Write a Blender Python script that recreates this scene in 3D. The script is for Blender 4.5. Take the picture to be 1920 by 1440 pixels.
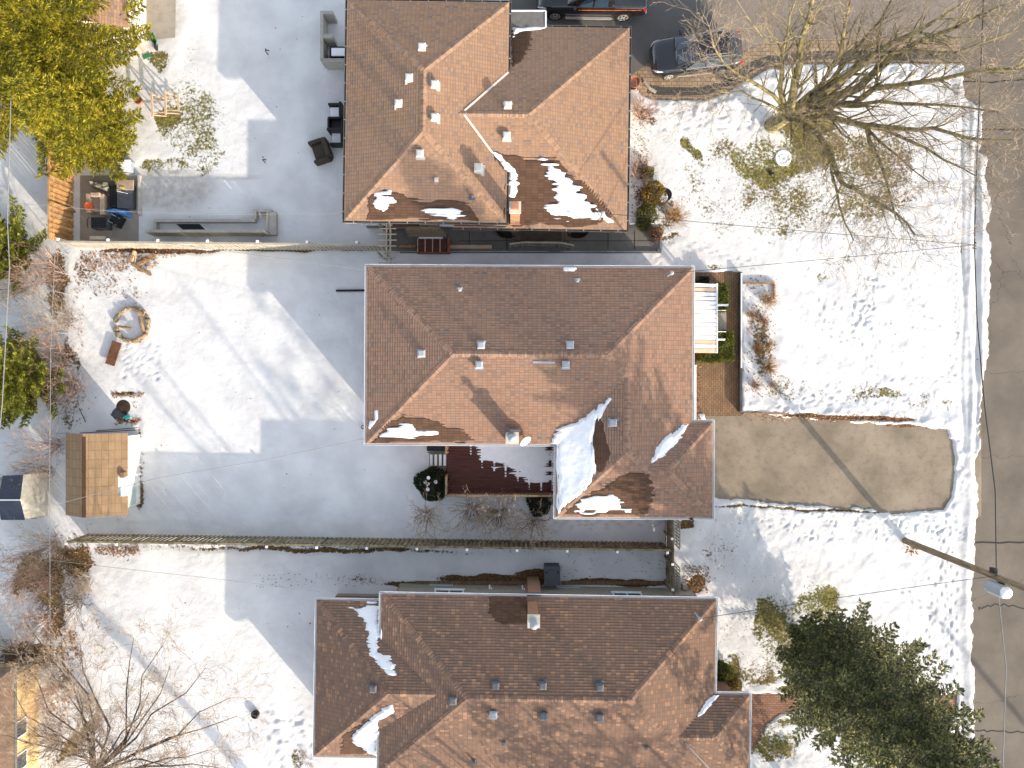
import bpy, math, random
import numpy as np
from mathutils import Vector, Matrix
for o in list(bpy.data.objects): bpy.data.objects.remove(o)
R = math.radians
scn = bpy.context.scene
H, S = 37.0, 35.0            # drone height (m) and ground scale of the photograph (px per metre)
# ---------------- camera
cam = bpy.data.objects.new('camera', bpy.data.cameras.new('camera'))
scn.collection.objects.link(cam); scn.camera = cam
cam.location = (0, 0, H); cam.rotation_euler = (0, 0, 0)
cam.data.sensor_width = 36; cam.data.lens = 36 * S * H / 1920
cam.data.clip_end = 3000
# ---------------- sky and sun
SUN_EL, SX, SY = 16.3, 0.643, -0.766       # elevation, horizontal direction towards the sun (x right, y up in the photo)
w = bpy.data.worlds.new("World"); scn.world = w; w.use_nodes = True
nt = w.node_tree
sky = nt.nodes.new('ShaderNodeTexSky'); sky.sky_type = 'NISHITA'; sky.sun_disc = False
sky.sun_elevation = R(SUN_EL); sky.sun_rotation = math.atan2(SX, SY)
sky.air_density = 1.0; sky.dust_density = 1.5; sky.ozone_density = 1.0
bg = nt.nodes['Background']; bg.inputs[1].default_value = 0.15
hs = nt.nodes.new('ShaderNodeHueSaturation'); hs.inputs['Saturation'].default_value = .48
nt.links.new(sky.outputs[0], hs.inputs['Color']); nt.links.new(hs.outputs[0], bg.inputs[0])
sun = bpy.data.objects.new('sun', bpy.data.lights.new('sun', 'SUN')); scn.collection.objects.link(sun)
sun.data.energy = 2.7; sun.data.angle = R(0.55); sun.data.color = (1, .86, .68)
sd = Vector((SX * math.cos(R(SUN_EL)), SY * math.cos(R(SUN_EL)), math.sin(R(SUN_EL))))
sun.rotation_euler = sd.to_track_quat('Z', 'Y').to_euler(); sun.location = (0, 0, 60)
scn.view_settings.view_transform = 'Standard'; scn.view_settings.look = 'None'
scn.view_settings.gamma = 1; scn.view_settings.exposure = 1.42

# ---------------- helpers
def P(px, py, z=0.0):
    k = (H - z) / H / S
    return Vector(((px - 960) * k, -(py - 720) * k, z))
def link(o, parent=None, loc=None):
    scn.collection.objects.link(o)
    if parent is not None:
        o.parent = parent
    return o
def tag(o, label=None, cat=None, group=None, kind=None):
    if label: o['label'] = label
    if cat: o['category'] = cat
    if group: o['group'] = group
    if kind: o['kind'] = kind
    return o
def empty(name, loc, label, cat, group=None, rz=0):
    o = bpy.data.objects.new(name, None); link(o)
    o.location = loc; o.rotation_euler = (0, 0, rz); o.empty_display_size = .3
    return tag(o, label, cat, group)
class MB:
    def __init__(s): s.v, s.f, s.m, s.uv, s.cur = [], [], [], None, 0
    def add(s, vs, fs, m=None):
        n = len(s.v); s.v.extend([tuple(v) for v in vs])
        for f in fs: s.f.append(tuple(i + n for i in f)); s.m.append(s.cur if m is None else m)
    def box(s, a, b, m=None, M=None):
        x0, y0, z0 = a; x1, y1, z1 = b
        if x0 > x1: x0, x1 = x1, x0
        if y0 > y1: y0, y1 = y1, y0
        if z0 > z1: z0, z1 = z1, z0
        vs = [Vector(v) for v in ((x0,y0,z0),(x1,y0,z0),(x1,y1,z0),(x0,y1,z0),(x0,y0,z1),(x1,y0,z1),(x1,y1,z1),(x0,y1,z1))]
        if M is not None: vs = [M @ v for v in vs]
        s.add(vs, [(0,3,2,1),(4,5,6,7),(0,1,5,4),(1,2,6,5),(2,3,7,6),(3,0,4,7)], m)
    def cbox(s, c, d, rz=0, m=None, M=None):
        T = Matrix.Translation(Vector(c)) @ Matrix.Rotation(rz, 4, 'Z')
        if M is not None: T = M @ T
        s.box((-d[0]/2,-d[1]/2,-d[2]/2), (d[0]/2,d[1]/2,d[2]/2), m, T)
    def beam(s, p, q, w, h, m=None):
        p, q = Vector(p), Vector(q); d = q - p; L = d.length
        if L < 1e-6: return
        q4 = d.to_track_quat('X', 'Z').to_matrix().to_4x4()
        s.box((0,-w/2,-h/2), (L,w/2,h/2), m, Matrix.Translation(p) @ q4)
    def tube(s, pts, rad, n=6, cap=True, m=None):
        pts = [Vector(p) for p in pts]
        if not isinstance(rad, (list, tuple)): rad = [rad] * len(pts)
        vs = []; 
        for i, p in enumerate(pts):
            d = (pts[min(i+1, len(pts)-1)] - pts[max(i-1, 0)])
            if d.length < 1e-9: d = Vector((0,0,1))
            d.normalize()
            a = d.cross(Vector((0.13,0.31,0.94)))
            if a.length < .05: a = d.cross(Vector((1,0,0)))
            a.normalize(); b = d.cross(a)
            for k in range(n):
                t = 2*math.pi*k/n; vs.append(p + (a*math.cos(t) + b*math.sin(t))*rad[i])
        fs = []
        for i in range(len(pts)-1):
            for k in range(n):
                k2 = (k+1) % n; fs.append((i*n+k, i*n+k2, (i+1)*n+k2, (i+1)*n+k))
        if cap:
            fs.append(tuple(range(n))[::-1]); fs.append(tuple((len(pts)-1)*n + k for k in range(n)))
        s.add(vs, fs, m)
    def lathe(s, c, prof, n=20, m=None):   # prof: (radius, z)
        c = Vector(c); vs = []; fs = []
        for r, z in prof:
            for k in range(n):
                t = 2*math.pi*k/n; vs.append(c + Vector((r*math.cos(t), r*math.sin(t), z)))
        for i in range(len(prof)-1):
            for k in range(n):
                k2 = (k+1) % n; fs.append((i*n+k, i*n+k2, (i+1)*n+k2, (i+1)*n+k))
        fs.append(tuple(range(n))[::-1]); fs.append(tuple((len(prof)-1)*n + k for k in range(n)))
        s.add(vs, fs, m)
    def prism(s, poly, z0, z1, m=None):
        n = len(poly); vs = [(p[0], p[1], z0) for p in poly] + [(p[0], p[1], z1) for p in poly]
        s.add(vs, [tuple(range(n))[::-1], tuple(range(n, 2*n))] + [(i, (i+1)%n, (i+1)%n+n, i+n) for i in range(n)], m)
    def topbox(s, x0, y0, x1, y1, z0, z1, m=None):   # top face covers the photo rectangle at height z1
        a, b = P(x0, y0, z1), P(x1, y1, z1); s.box((a.x, a.y, z0), (b.x, b.y, z1), m)
    def build(s, name, mats, parent=None, smooth=False, world=True, bevel=0):
        me = bpy.data.meshes.new(name); me.from_pydata(s.v, [], s.f)
        if not isinstance(mats, (list, tuple)): mats = [mats]
        for mt in mats: me.materials.append(mt)
        if len(mats) > 1: me.polygons.foreach_set('material_index', s.m)
        if s.uv is not None:
            ul = me.uv_layers.new(name='UVMap'); ul.data.foreach_set('uv', np.asarray(s.uv, dtype=np.float32).ravel())
        if smooth: me.polygons.foreach_set('use_smooth', [True]*len(me.polygons))
        me.update()
        o = bpy.data.objects.new(name, me); link(o, parent)
        if parent is not None and world:
            p = parent; T = Matrix.Identity(4); ch = []
            while p is not None: ch.append(p); p = p.parent
            for q in reversed(ch):
                T = T @ q.matrix_parent_inverse @ (Matrix.Translation(q.location) @ q.rotation_euler.to_matrix().to_4x4())
            o.matrix_parent_inverse = T.inverted()
        if bevel:
            bv = o.modifiers.new('bevel', 'BEVEL'); bv.width = bevel; bv.segments = 2; bv.limit_method = 'ANGLE'
        return o
def copy_tree(o, parent=None):
    c = o.copy(); scn.collection.objects.link(c); c.parent = parent
    for ch in list(o.children): copy_tree(ch, c)
    return c
# numpy noise
def _h(ix, iy, seed):
    n = (ix.astype(np.int64)*374761393 + iy.astype(np.int64)*668265263 + seed*1274126177) & 0xffffffff
    n = ((n ^ (n >> 13)) * 1274126177) & 0xffffffff
    n = (n ^ (n >> 16)) & 0xffffff
    return n / float(0xffffff)
def vn(x, y, seed=0):
    x = np.asarray(x, float); y = np.asarray(y, float)
    ix, iy = np.floor(x), np.floor(y); fx, fy = x-ix, y-iy
    fx = fx*fx*(3-2*fx); fy = fy*fy*(3-2*fy)
    a, b = _h(ix,iy,seed), _h(ix+1,iy,seed); c, d = _h(ix,iy+1,seed), _h(ix+1,iy+1,seed)
    return (a*(1-fx)+b*fx)*(1-fy) + (c*(1-fx)+d*fx)*fy
def fbm(x, y, seed=0, o=3):
    r, a, t = 0, 1, 0
    for i in range(o): r = r + a*vn(x*2**i, y*2**i, seed+i*17); t += a; a *= .5
    return r/t
def sstep(a, b, x):
    t = np.clip((x-a)/(b-a), 0, 1); return t*t*(3-2*t)
def sdf(poly, x, y):      # positive inside
    d = np.full(x.shape, 1e9); ins = np.zeros(x.shape, bool); n = len(poly)
    for i in range(n):
        x0, y0 = poly[i][0], poly[i][1]; x1, y1 = poly[(i+1)%n][0], poly[(i+1)%n][1]
        ex, ey = x1-x0, y1-y0; L = ex*ex+ey*ey+1e-12
        t = np.clip(((x-x0)*ex+(y-y0)*ey)/L, 0, 1)
        d = np.minimum(d, np.hypot(x-x0-t*ex, y-y0-t*ey))
        c = ((y0 > y) != (y1 > y)) & (x < (x1-x0)*(y-y0)/(y1-y0+1e-12)+x0)
        ins ^= c
    return np.where(ins, d, -d)
def grid_mesh(name, X, Y, Z, mats, keep=None, uv=None, attrs=None, smooth=True, parent=None):
    ny, nx = X.shape
    idx = np.arange(nx*ny).reshape(ny, nx)
    q = np.stack([idx[:-1,:-1], idx[:-1,1:], idx[1:,1:], idx[1:,:-1]], -1).reshape(-1, 4)
    if keep is not None:
        k = (keep[:-1,:-1] | keep[:-1,1:] | keep[1:,1:] | keep[1:,:-1]).reshape(-1); q = q[k]
    if len(q) == 0: return None
    used = np.unique(q); rm = np.full(nx*ny, -1); rm[used] = np.arange(len(used)); q = rm[q]
    co = np.stack([X.ravel(), Y.ravel(), Z.ravel()], -1)[used]
    me = bpy.data.meshes.new(name)
    me.vertices.add(len(co)); me.vertices.foreach_set('co', co.astype(np.float32).ravel())
    me.loops.add(q.size); me.loops.foreach_set('vertex_index', q.ravel().astype(np.int32))
    me.polygons.add(len(q)); me.polygons.foreach_set('loop_start', np.arange(0, q.size, 4, dtype=np.int32))
    try: me.polygons.foreach_set('loop_total', np.full(len(q), 4, dtype=np.int32))
    except Exception: pass
    me.update(calc_edges=True)
    if smooth: me.polygons.foreach_set('use_smooth', np.ones(len(q), bool))
    if uv is not None:
        u = np.stack([uv[0].ravel(), uv[1].ravel()], -1)[used][q.ravel()]
        me.uv_layers.new(name='UVMap').data.foreach_set('uv', u.astype(np.float32).ravel())
    for an, av in (attrs or {}).items():
        a = me.attributes.new(an, 'FLOAT', 'POINT'); a.data.foreach_set('value', av.ravel()[used].astype(np.float32))
    for m in (mats if isinstance(mats, (list, tuple)) else [mats]): me.materials.append(m)
    me.validate()
    o = bpy.data.objects.new(name, me); link(o, parent)
    if parent is not None:
        T = Matrix.Identity(4); ch = []; p = parent
        while p is not None: ch.append(p); p = p.parent
        for qq in reversed(ch):
            T = T @ qq.matrix_parent_inverse @ (Matrix.Translation(qq.location) @ qq.rotation_euler.to_matrix().to_4x4())
        o.matrix_parent_inverse = T.inverted()
    return o

# ---------------- materials
class NT:
    def __init__(s, name):
        s.mat = bpy.data.materials.new(name); s.mat.use_nodes = True; s.t = s.mat.node_tree
        s.b = s.t.nodes['Principled BSDF']; s.b.inputs['Specular IOR Level'].default_value = .3
    def n(s, typ, **kw):
        nd = s.t.nodes.new(typ)
        for k, v in kw.items():
            if k.startswith('i_'):
                key = k[2:]; key = int(key) if key.isdigit() else key
                if hasattr(v, 'node'): s.t.links.new(v, nd.inputs[key])
                else: nd.inputs[key].default_value = v
            else: setattr(nd, k, v)
        return nd
    def lk(s, a, b): s.t.links.new(a, b)
    def coord(s, kind='Object'): return s.n('ShaderNodeTexCoord').outputs[kind]
    def geo(s): return s.n('ShaderNodeNewGeometry').outputs['Position']
    def map(s, vec, scale=(1,1,1), rot=(0,0,0)):
        nd = s.n('ShaderNodeMapping'); nd.inputs['Scale'].default_value = scale; nd.inputs['Rotation'].default_value = rot
        s.lk(vec, nd.inputs[0]); return nd.outputs[0]
    def noise(s, vec, scale, detail=3, rough=.55, out='Fac'):
        nd = s.n('ShaderNodeTexNoise'); s.lk(vec, nd.inputs['Vector']); nd.inputs['Scale'].default_value = scale
        nd.inputs['Detail'].default_value = detail; nd.inputs['Roughness'].default_value = rough; return nd.outputs[out]
    def ramp(s, fac, stops, interp='LINEAR'):
        nd = s.n('ShaderNodeValToRGB'); cr = nd.color_ramp; cr.interpolation = interp
        while len(cr.elements) < len(stops): cr.elements.new(.5)
        for e, (p, c) in zip(cr.elements, stops):
            e.position = p; e.color = (c, c, c, 1) if isinstance(c, (int, float)) else (*c, 1)
        s.lk(fac, nd.inputs[0]); return nd.outputs[0]
    def mix(s, fac, a, b, typ='MIX'):
        nd = s.n('ShaderNodeMix', data_type='RGBA', blend_type=typ)
        for sock, v in ((nd.inputs[0], fac), (nd.inputs[6], a), (nd.inputs[7], b)):
            if hasattr(v, 'node'): s.lk(v, sock)
            elif isinstance(v, (int, float)): sock.default_value = v
            else: sock.default_value = (*v, 1)
        return nd.outputs[2]
    def math(s, op, a, b=None, clamp=False):
        nd = s.n('ShaderNodeMath', operation=op, use_clamp=clamp)
        for sock, v in ((nd.inputs[0], a), (nd.inputs[1], b)):
            if v is None: continue
            if hasattr(v, 'node'): s.lk(v, sock)
            else: sock.default_value = v
        return nd.outputs[0]
    def attr(s, name): 
        return s.n('ShaderNodeAttribute', attribute_name=name).outputs['Fac']
    def bump(s, h, dist=.01, strength=1.0):
        nd = s.n('ShaderNodeBump'); s.lk(h, nd.inputs['Height']); nd.inputs['Distance'].default_value = dist
        nd.inputs['Strength'].default_value = strength; s.lk(nd.outputs[0], s.b.inputs['Normal'])
    def col(s, c):
        if hasattr(c, 'node'): s.lk(c, s.b.inputs['Base Color'])
        else: s.b.inputs['Base Color'].default_value = (*c, 1)
    def rough(s, r):
        if hasattr(r, 'node'): s.lk(r, s.b.inputs['Roughness'])
        else: s.b.inputs['Roughness'].default_value = r
def simple(name, c, rough=.7, var=.25, scale=4, bump=.004, bscale=30, spec=.3, metal=0, coat=0, c2=None, stretch=(1,1,1)):
    s = NT(name); v = s.map(s.coord(), stretch)
    n = s.noise(v, scale, 4)
    d = c2 or tuple(x*(1-var) for x in c); l = tuple(min(1, x*(1+var*.7)) for x in c)
    s.col(s.ramp(n, [(.3, d), (.55, c), (.75, l)])); s.rough(rough)
    s.b.inputs['Specular IOR Level'].default_value = spec; s.b.inputs['Metallic'].default_value = metal
    s.b.inputs['Coat Weight'].default_value = coat
    if bump: s.bump(s.noise(v, bscale, 3), bump)
    return s.mat
def foliage(name, cols, trans=.25, scale=1.2):
    s = NT(name)
    rnd = s.n('ShaderNodeNewGeometry').outputs['Random Per Island']
    n = s.noise(s.coord(), scale, 3)
    f = s.math('ADD', s.math('MULTIPLY', rnd, .55), s.math('MULTIPLY', n, .5), True)
    s.col(s.ramp(f, [(i/(len(cols)-1)*.8+.1, c) for i, c in enumerate(cols)])); s.rough(.65)
    tr = s.n('ShaderNodeBsdfTranslucent'); s.lk(s.b.inputs['Base Color'].links[0].from_socket, tr.inputs[0])
    mx = s.n('ShaderNodeMixShader'); mx.inputs[0].default_value = trans
    s.lk(s.b.outputs[0], mx.inputs[1]); s.lk(tr.outputs[0], mx.inputs[2])
    s.lk(mx.outputs[0], s.t.nodes['Material Output'].inputs[0])
    return s.mat
def shingle(name, cols, wear=(.30,.2,.13), dark=.55, bw=.3, rowh=.13):
    s = NT(name); uv = s.coord('UV')
    bk = s.n('ShaderNodeTexBrick'); s.lk(uv, bk.inputs['Vector'])
    bk.inputs['Scale'].default_value = 1; bk.inputs['Brick Width'].default_value = bw; bk.inputs['Row Height'].default_value = rowh
    bk.inputs['Mortar Size'].default_value = .011; bk.inputs['Mortar Smooth'].default_value = .3
    bk.inputs['Color1'].default_value = (0,0,0,1); bk.inputs['Color2'].default_value = (1,1,1,1); bk.inputs['Mortar'].default_value = (.5,.5,.5,1)
    bk.offset = .37; bk.offset_frequency = 1
    br = s.noise(uv, .35, 3)
    c = s.ramp(bk.outputs['Color'], [(i/(len(cols)-1), cc) for i, cc in enumerate(cols)])
    c = s.mix(s.ramp(br, [(.35, 0.0), (.7, .55)]), c, wear)
    fine = s.noise(uv, 60, 2)
    c = s.mix(.35, c, s.ramp(fine, [(.3, (.1,.1,.1)), (.7, (1,1,1))]), 'MULTIPLY')
    c = s.mix(bk.outputs['Fac'], c, tuple(x*dark for x in wear))
    s.col(c); s.rough(.9); s.b.inputs['Specular IOR Level'].default_value = .15
    inv = s.math('SUBTRACT', 1.0, bk.outputs['Fac'])
    hh = s.math('ADD', s.math('MULTIPLY', inv, .5), s.math('ADD', s.math('MULTIPLY', s.n('ShaderNodeSeparateColor', i_0=bk.outputs['Color']).outputs[0], .45), s.math('MULTIPLY', fine, .25)))
    s.bump(hh, .010, 1.0)
    return s.mat
def brickmat(name, c1, c2, mortar, bw=.22, bh=.075, ms=.01, coord='Object', rot=(0,0,0), bump=.006, rough=.85, noisec=.3):
    s = NT(name); v = s.coord(coord) if coord != 'wall' else None
    if coord == 'wall':
        p = s.geo(); sp = s.n('ShaderNodeSeparateXYZ', i_0=p)
        cb = s.n('ShaderNodeCombineXYZ'); s.lk(s.math('ADD', sp.outputs[0], sp.outputs[1]), cb.inputs[0]); s.lk(sp.outputs[2], cb.inputs[1]); v = cb.outputs[0]
    v = s.map(v, (1,1,1), rot)
    bk = s.n('ShaderNodeTexBrick'); s.lk(v, bk.inputs['Vector']); bk.inputs['Scale'].default_value = 1
    bk.inputs['Brick Width'].default_value = bw; bk.inputs['Row Height'].default_value = bh; bk.inputs['Mortar Size'].default_value = ms
    bk.inputs['Color1'].default_value = (*c1,1); bk.inputs['Color2'].default_value = (*c2,1); bk.inputs['Mortar'].default_value = (*mortar,1)
    n = s.noise(s.coord(), 1.3, 4)
    s.col(s.mix(noisec, bk.outputs['Color'], s.ramp(n, [(.3, (.35,.35,.35)), (.65, (1.0,1.0,1.0))]), 'MULTIPLY'))
    s.rough(rough); s.bump(s.math('ADD', s.math('SUBTRACT', 1.0, bk.outputs['Fac']), s.math('MULTIPLY', s.noise(s.coord(), 40, 2), .4)), bump)
    return s.mat

# snow / grass ground
def ground_mat():
    s = NT('snowy_lawn'); p = s.coord()
    melt, brown, dirt = s.attr('melt'), s.attr('brown'), s.attr('dirt')
    n1 = s.noise(p, 7.5, 6, .68); n2 = s.noise(p, 1.1, 3); n3 = s.noise(p, 28, 3)
    nn = s.math('ADD', s.math('MULTIPLY', n1, .8), s.math('ADD', s.math('MULTIPLY', n2, .25), s.math('MULTIPLY', n3, .14)))
    thr = s.math('SUBTRACT', .93, s.math('MULTIPLY', melt, .62))      # melt 0 -> never, 1 -> mostly bare
    f = s.math('MULTIPLY', s.math('SUBTRACT', nn, thr), 9, True)
    gcol = s.ramp(s.noise(p, 9, 4), [(.3, (.045,.04,.015)), (.5, (.14,.13,.035)), (.62, (.25,.22,.065)), (.75, (.32,.27,.12))])
    bcol = s.ramp(s.noise(p, 11, 4), [(.3, (.03,.018,.010)), (.5, (.10,.05,.025)), (.65, (.24,.115,.05)), (.78, (.38,.25,.15))])
    g = s.mix(brown, gcol, bcol)
    sn = s.mix(s.math('MULTIPLY', dirt, s.ramp(s.noise(p, 3.5, 5), [(.3, .35), (.7, 1.0)])), s.ramp(s.noise(p, .55, 4), [(.35,(.62,.62,.63)),(.62,(.74,.745,.75))]), (.40,.37,.34))
    # specks of leaf litter and seeds
    sp = s.n('ShaderNodeTexVoronoi'); s.lk(p, sp.inputs['Vector']); sp.inputs['Scale'].default_value = 1.9; sp.inputs['Randomness'].default_value = 1
    d = s.math('LESS_THAN', sp.outputs['Distance'], s.math('MULTIPLY', s.ramp(s.noise(p, .5, 2), [(.4, 0.0), (.75, .11)]), 1.0))
    sn = s.mix(s.math('MULTIPLY', d, .8), sn, (.12,.08,.05))
    s.col(s.mix(f, sn, g)); s.rough(s.mix(f, (.55,)*3, (.95,)*3))
    hs = s.math('ADD', s.math('MULTIPLY', s.noise(p, 3.0, 4), 1.0), s.math('MULTIPLY', s.noise(p, 14, 3), .25))
    h = s.math('ADD', hs, s.math('MULTIPLY', f, s.math('MULTIPLY', s.noise(p, 35, 2), .5)))
    h = s.math('SUBTRACT', h, s.math('MULTIPLY', f, .4))
    s.bump(h, .030, 1.0)
    return s.mat
M_ground = ground_mat()
def snow_mat():
    s = NT('snow'); p = s.coord(); s.col(s.ramp(s.noise(p, 3, 4), [(.3, (.84,.86,.90)), (.7, (.92,.93,.95))])); s.rough(.5)
    s.bump(s.math('ADD', s.noise(p, 5, 4), s.math('MULTIPLY', s.noise(p, 30, 3), .2)), .02, 1); return s.mat
M_snow = snow_mat()
def asphalt(name, base, patch, crack=True, gr=.35, stain=(.16,.145,.12)):
    s = NT(name); p = s.coord()
    a = s.noise(p, .45, 5, .6); b = s.noise(p, 90, 2); c = s.noise(p, 3, 5, .65)
    col = s.mix(s.ramp(a, [(.35, 0.0), (.65, 1.0)]), base, patch)
    col = s.mix(s.ramp(c, [(.5, 0.0), (.75, .5)]), col, stain)
    col = s.mix(gr, col, s.ramp(b, [(.3, (.45,)*3), (.7, (1.3,)*3)]), 'MULTIPLY')
    if crack:
        v = s.n('ShaderNodeTexVoronoi', feature='DISTANCE_TO_EDGE'); wv = s.n('ShaderNodeVectorMath', operation='ADD')
        s.lk(p, wv.inputs[0]); s.lk(s.noise(p, 1.2, 4, out='Color'), wv.inputs[1]); s.lk(wv.outputs[0], v.inputs['Vector']); v.inputs['Scale'].default_value = .16
        cr = s.math('LESS_THAN', v.outputs['Distance'], .0016)
        col = s.mix(s.math('MULTIPLY', cr, .65), col, (.03,.028,.025))
    s.col(col); s.rough(.9); s.bump(s.math('ADD', b, s.math('MULTIPLY', c, .5)), .006); return s.mat
M_road = asphalt('road_asphalt', (.145,.122,.10), (.21,.178,.145), gr=.55)
M_drive = asphalt('driveway_asphalt', (.215,.175,.13), (.34,.28,.21), False, stain=(.12,.11,.09))
M_drive2 = asphalt('driveway_top', (.20,.17,.145), (.28,.235,.20), False)
M_conc = asphalt('concrete_walk', (.16,.15,.135), (.22,.21,.19), False, stain=(.09,.085,.075))
M_patio = asphalt('patio_concrete', (.30,.27,.23), (.38,.34,.29), False, stain=(.18,.15,.12))
M_pavers = brickmat('pavers', (.42,.31,.20), (.30,.22,.15), (.12,.09,.06), .28, .2, .012, bump=.01)
M_pathbrick = brickmat('path_brick', (.31,.185,.10), (.22,.13,.075), (.12,.085,.05), .24, .12, .012, bump=.01, rot=(0,0,R(90)))
M_pathbrick2 = brickmat('path_brick_pale', (.36,.19,.12), (.27,.14,.09), (.12,.07,.05), .24, .12, .010, bump=.008)
M_sh_top = shingle('shingles_tan', [(.25,.20,.18),(.38,.24,.15),(.45,.285,.18),(.48,.30,.19),(.42,.25,.165),(.34,.26,.22)], (.49,.315,.215), bw=.2)
M_sh_mid = shingle('shingles_brown', [(.23,.175,.145),(.34,.21,.145),(.42,.255,.175),(.44,.275,.19),(.37,.22,.155),(.32,.25,.205)], (.42,.265,.19), bw=.22)
M_sh_bot = shingle('shingles_dark_brown', [(.19,.145,.12),(.24,.16,.12),(.27,.175,.13),(.30,.185,.13),(.31,.19,.135),(.52,.30,.18)], (.32,.205,.145), bw=.22)
M_sh_wet = shingle('shingles_wet', [(.08,.05,.035),(.11,.065,.045),(.15,.085,.055),(.12,.065,.045)], (.13,.075,.05))
M_sh_shed = shingle('shingles_shed', [(.30,.20,.11),(.36,.24,.14),(.40,.27,.16),(.33,.21,.12)], (.36,.24,.14), .6, .45, .28)
M_brick = brickmat('house_brick', (.32,.13,.07), (.22,.09,.05), (.3,.27,.24), coord='wall')
M_chimbrick = brickmat('chimney_brick', (.42,.19,.09), (.32,.14,.07), (.36,.32,.27), coord='wall', noisec=.15)
M_parge = simple('foundation_parging', (.36,.33,.26), .85, .12)
M_white = simple('white_aluminium', (.78,.79,.80), .45, .05, bump=.001)
M_gutterg = simple('grey_gutter', (.30,.31,.33), .5, .2)
M_gutterb = simple('brown_gutter', (.14,.13,.12), .5, .2)
M_galv = simple('galvanised_vent', (.36,.39,.43), .45, .12)
M_ventw = simple('pale_vent', (.62,.60,.56), .5, .08)
M_ventd = simple('dark_vent', (.12,.125,.14), .5, .2)
M_capc = simple('chimney_cap_concrete', (.62,.57,.48), .85, .15)
M_fence = simple('weathered_wood', (.22,.17,.11), .85, .35, scale=3, stretch=(6,6,1), c2=(.10,.085,.055))
M_fenceg = simple('mossy_wood', (.24,.20,.12), .85, .35, scale=3, c2=(.07,.06,.035))
M_fenceo = simple('cedar_wood', (.44,.25,.10), .8, .3, scale=3, c2=(.25,.13,.05))
M_fencep = simple('pale_grey_wood', (.42,.38,.31), .85, .2, scale=2)
M_pole = simple('pole_wood', (.24,.185,.12), .85, .35, scale=6, stretch=(3,3,.4), c2=(.12,.09,.06))
M_raw = simple('raw_lumber', (.56,.42,.29), .75, .15)
M_deck = simple('deck_stain', (.085,.028,.02), .6, .35, scale=3, stretch=(.5,4,1))
M_deckrail = simple('rail_stain', (.27,.10,.05), .65, .3)
M_dark = simple('black_plastic', (.015,.016,.018), .5, .2)
M_greyp = simple('grey_plastic', (.085,.09,.10), .6, .2)
M_taupe = simple('taupe_plastic', (.40,.30,.22), .6, .2)
M_wicker = simple('brown_wicker', (.06,.05,.038), .75, .35, scale=12, bump=.01, bscale=60)
M_blue = simple('blue_tarp', (.11,.27,.55), .45, .3)
M_tarpd = simple('slate_tarp', (.07,.09,.10), .5, .4)
M_orange = simple('orange_plastic', (.75,.13,.03), .45, .1)
M_green = simple('green_plastic', (.05,.20,.10), .5, .2)
M_teal = simple('teal_plastic', (.02,.25,.25), .4, .1)
M_terra = simple('terracotta', (.42,.19,.12), .8, .2)
M_soil = simple('soil', (.05,.032,.02), .95, .4, bump=.02)
M_leaf = simple('dead_leaves', (.40,.24,.14), .9, .5, scale=14, bump=.02, c2=(.08,.04,.02))
M_concw = simple('cast_concrete', (.42,.40,.36), .85, .15, scale=6)
M_stone = simple('fieldstone', (.30,.24,.16), .85, .45, scale=7, c2=(.10,.08,.06))
M_log = simple('split_log', (.30,.20,.11), .85, .4, scale=8, c2=(.12,.07,.04))
M_bark = simple('mossy_bark', (.17,.14,.095), .9, .4, scale=7, bump=.02, bscale=20, c2=(.06,.05,.035))
def bark_moss():
    s = NT('maple_bark'); p = s.coord(); n = s.noise(p, 5, 4)
    s.col(s.ramp(n, [(.3, (.07,.055,.04)), (.46, (.22,.18,.115)), (.58, (.30,.26,.10)), (.72, (.40,.34,.14))])); s.rough(.9)
    s.bump(s.noise(p, 25, 3), .02); return s.mat
M_maple = bark_moss()
M_twig = simple('twig_brown', (.33,.25,.18), .85, .3)
M_twigr = simple('twig_reddish', (.42,.275,.205), .85, .35)
M_twigd = simple('twig_dark', (.075,.055,.045), .85, .35)
M_straw = simple('dry_straw', (.46,.29,.14), .85, .4, scale=6)
M_fir = foliage('yellow_green_needles', [(.03,.045,.010),(.14,.155,.02),(.42,.36,.03),(.70,.55,.05)], .3, .8)
M_spr = foliage('dark_spruce_needles', [(.022,.03,.02),(.065,.08,.042),(.17,.18,.075),(.48,.43,.13)], .15, .9)  # brightest yellow-green stop puts sunlit tips into the needle colour
M_pine = foliage('green_pine_needles', [(.04,.06,.012),(.14,.16,.025),(.28,.29,.04),(.45,.40,.06)], .25, .9)
M_box = foliage('boxwood_leaves', [(.03,.045,.01),(.08,.10,.018),(.17,.18,.03),(.26,.25,.05)], .2, 1.5)
M_yew = foliage('dark_yew_needles', [(.012,.018,.009),(.025,.035,.015),(.045,.06,.02)], .1, 2)
M_gold = foliage('golden_foliage', [(.12,.08,.02),(.28,.19,.035),(.42,.28,.06)], .2, 2)
M_wire = simple('wire', (.03,.03,.03), .6, .1, bump=0)
M_wiret = simple('grey_wire', (.22,.22,.23), .6, .1, bump=0)
M_paint = simple('black_car_paint', (.008,.010,.016), .22, .1, bump=0, spec=.6, coat=1)
M_paint2 = simple('black_truck_paint', (.008,.009,.011), .25, .1, bump=0, spec=.6, coat=1)
M_glass = simple('car_glass', (.025,.05,.08), .06, .1, bump=0, spec=.8, coat=1)
M_glassw = simple('window_glass', (.04,.05,.06), .08, .1, bump=0, spec=.8)
M_chrome = simple('chrome', (.7,.7,.72), .2, .05, bump=0, metal=1)
M_alloy = simple('alloy', (.62,.60,.58), .35, .1, bump=0, metal=.5)
M_rubber = simple('tyre_rubber', (.02,.02,.02), .8, .1, bump=0)
M_red = simple('red_lens', (.5,.01,.015), .2, .1, bump=0, spec=.6)
M_lens = simple('clear_lens', (.6,.62,.65), .15, .1, bump=0, spec=.7)
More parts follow.
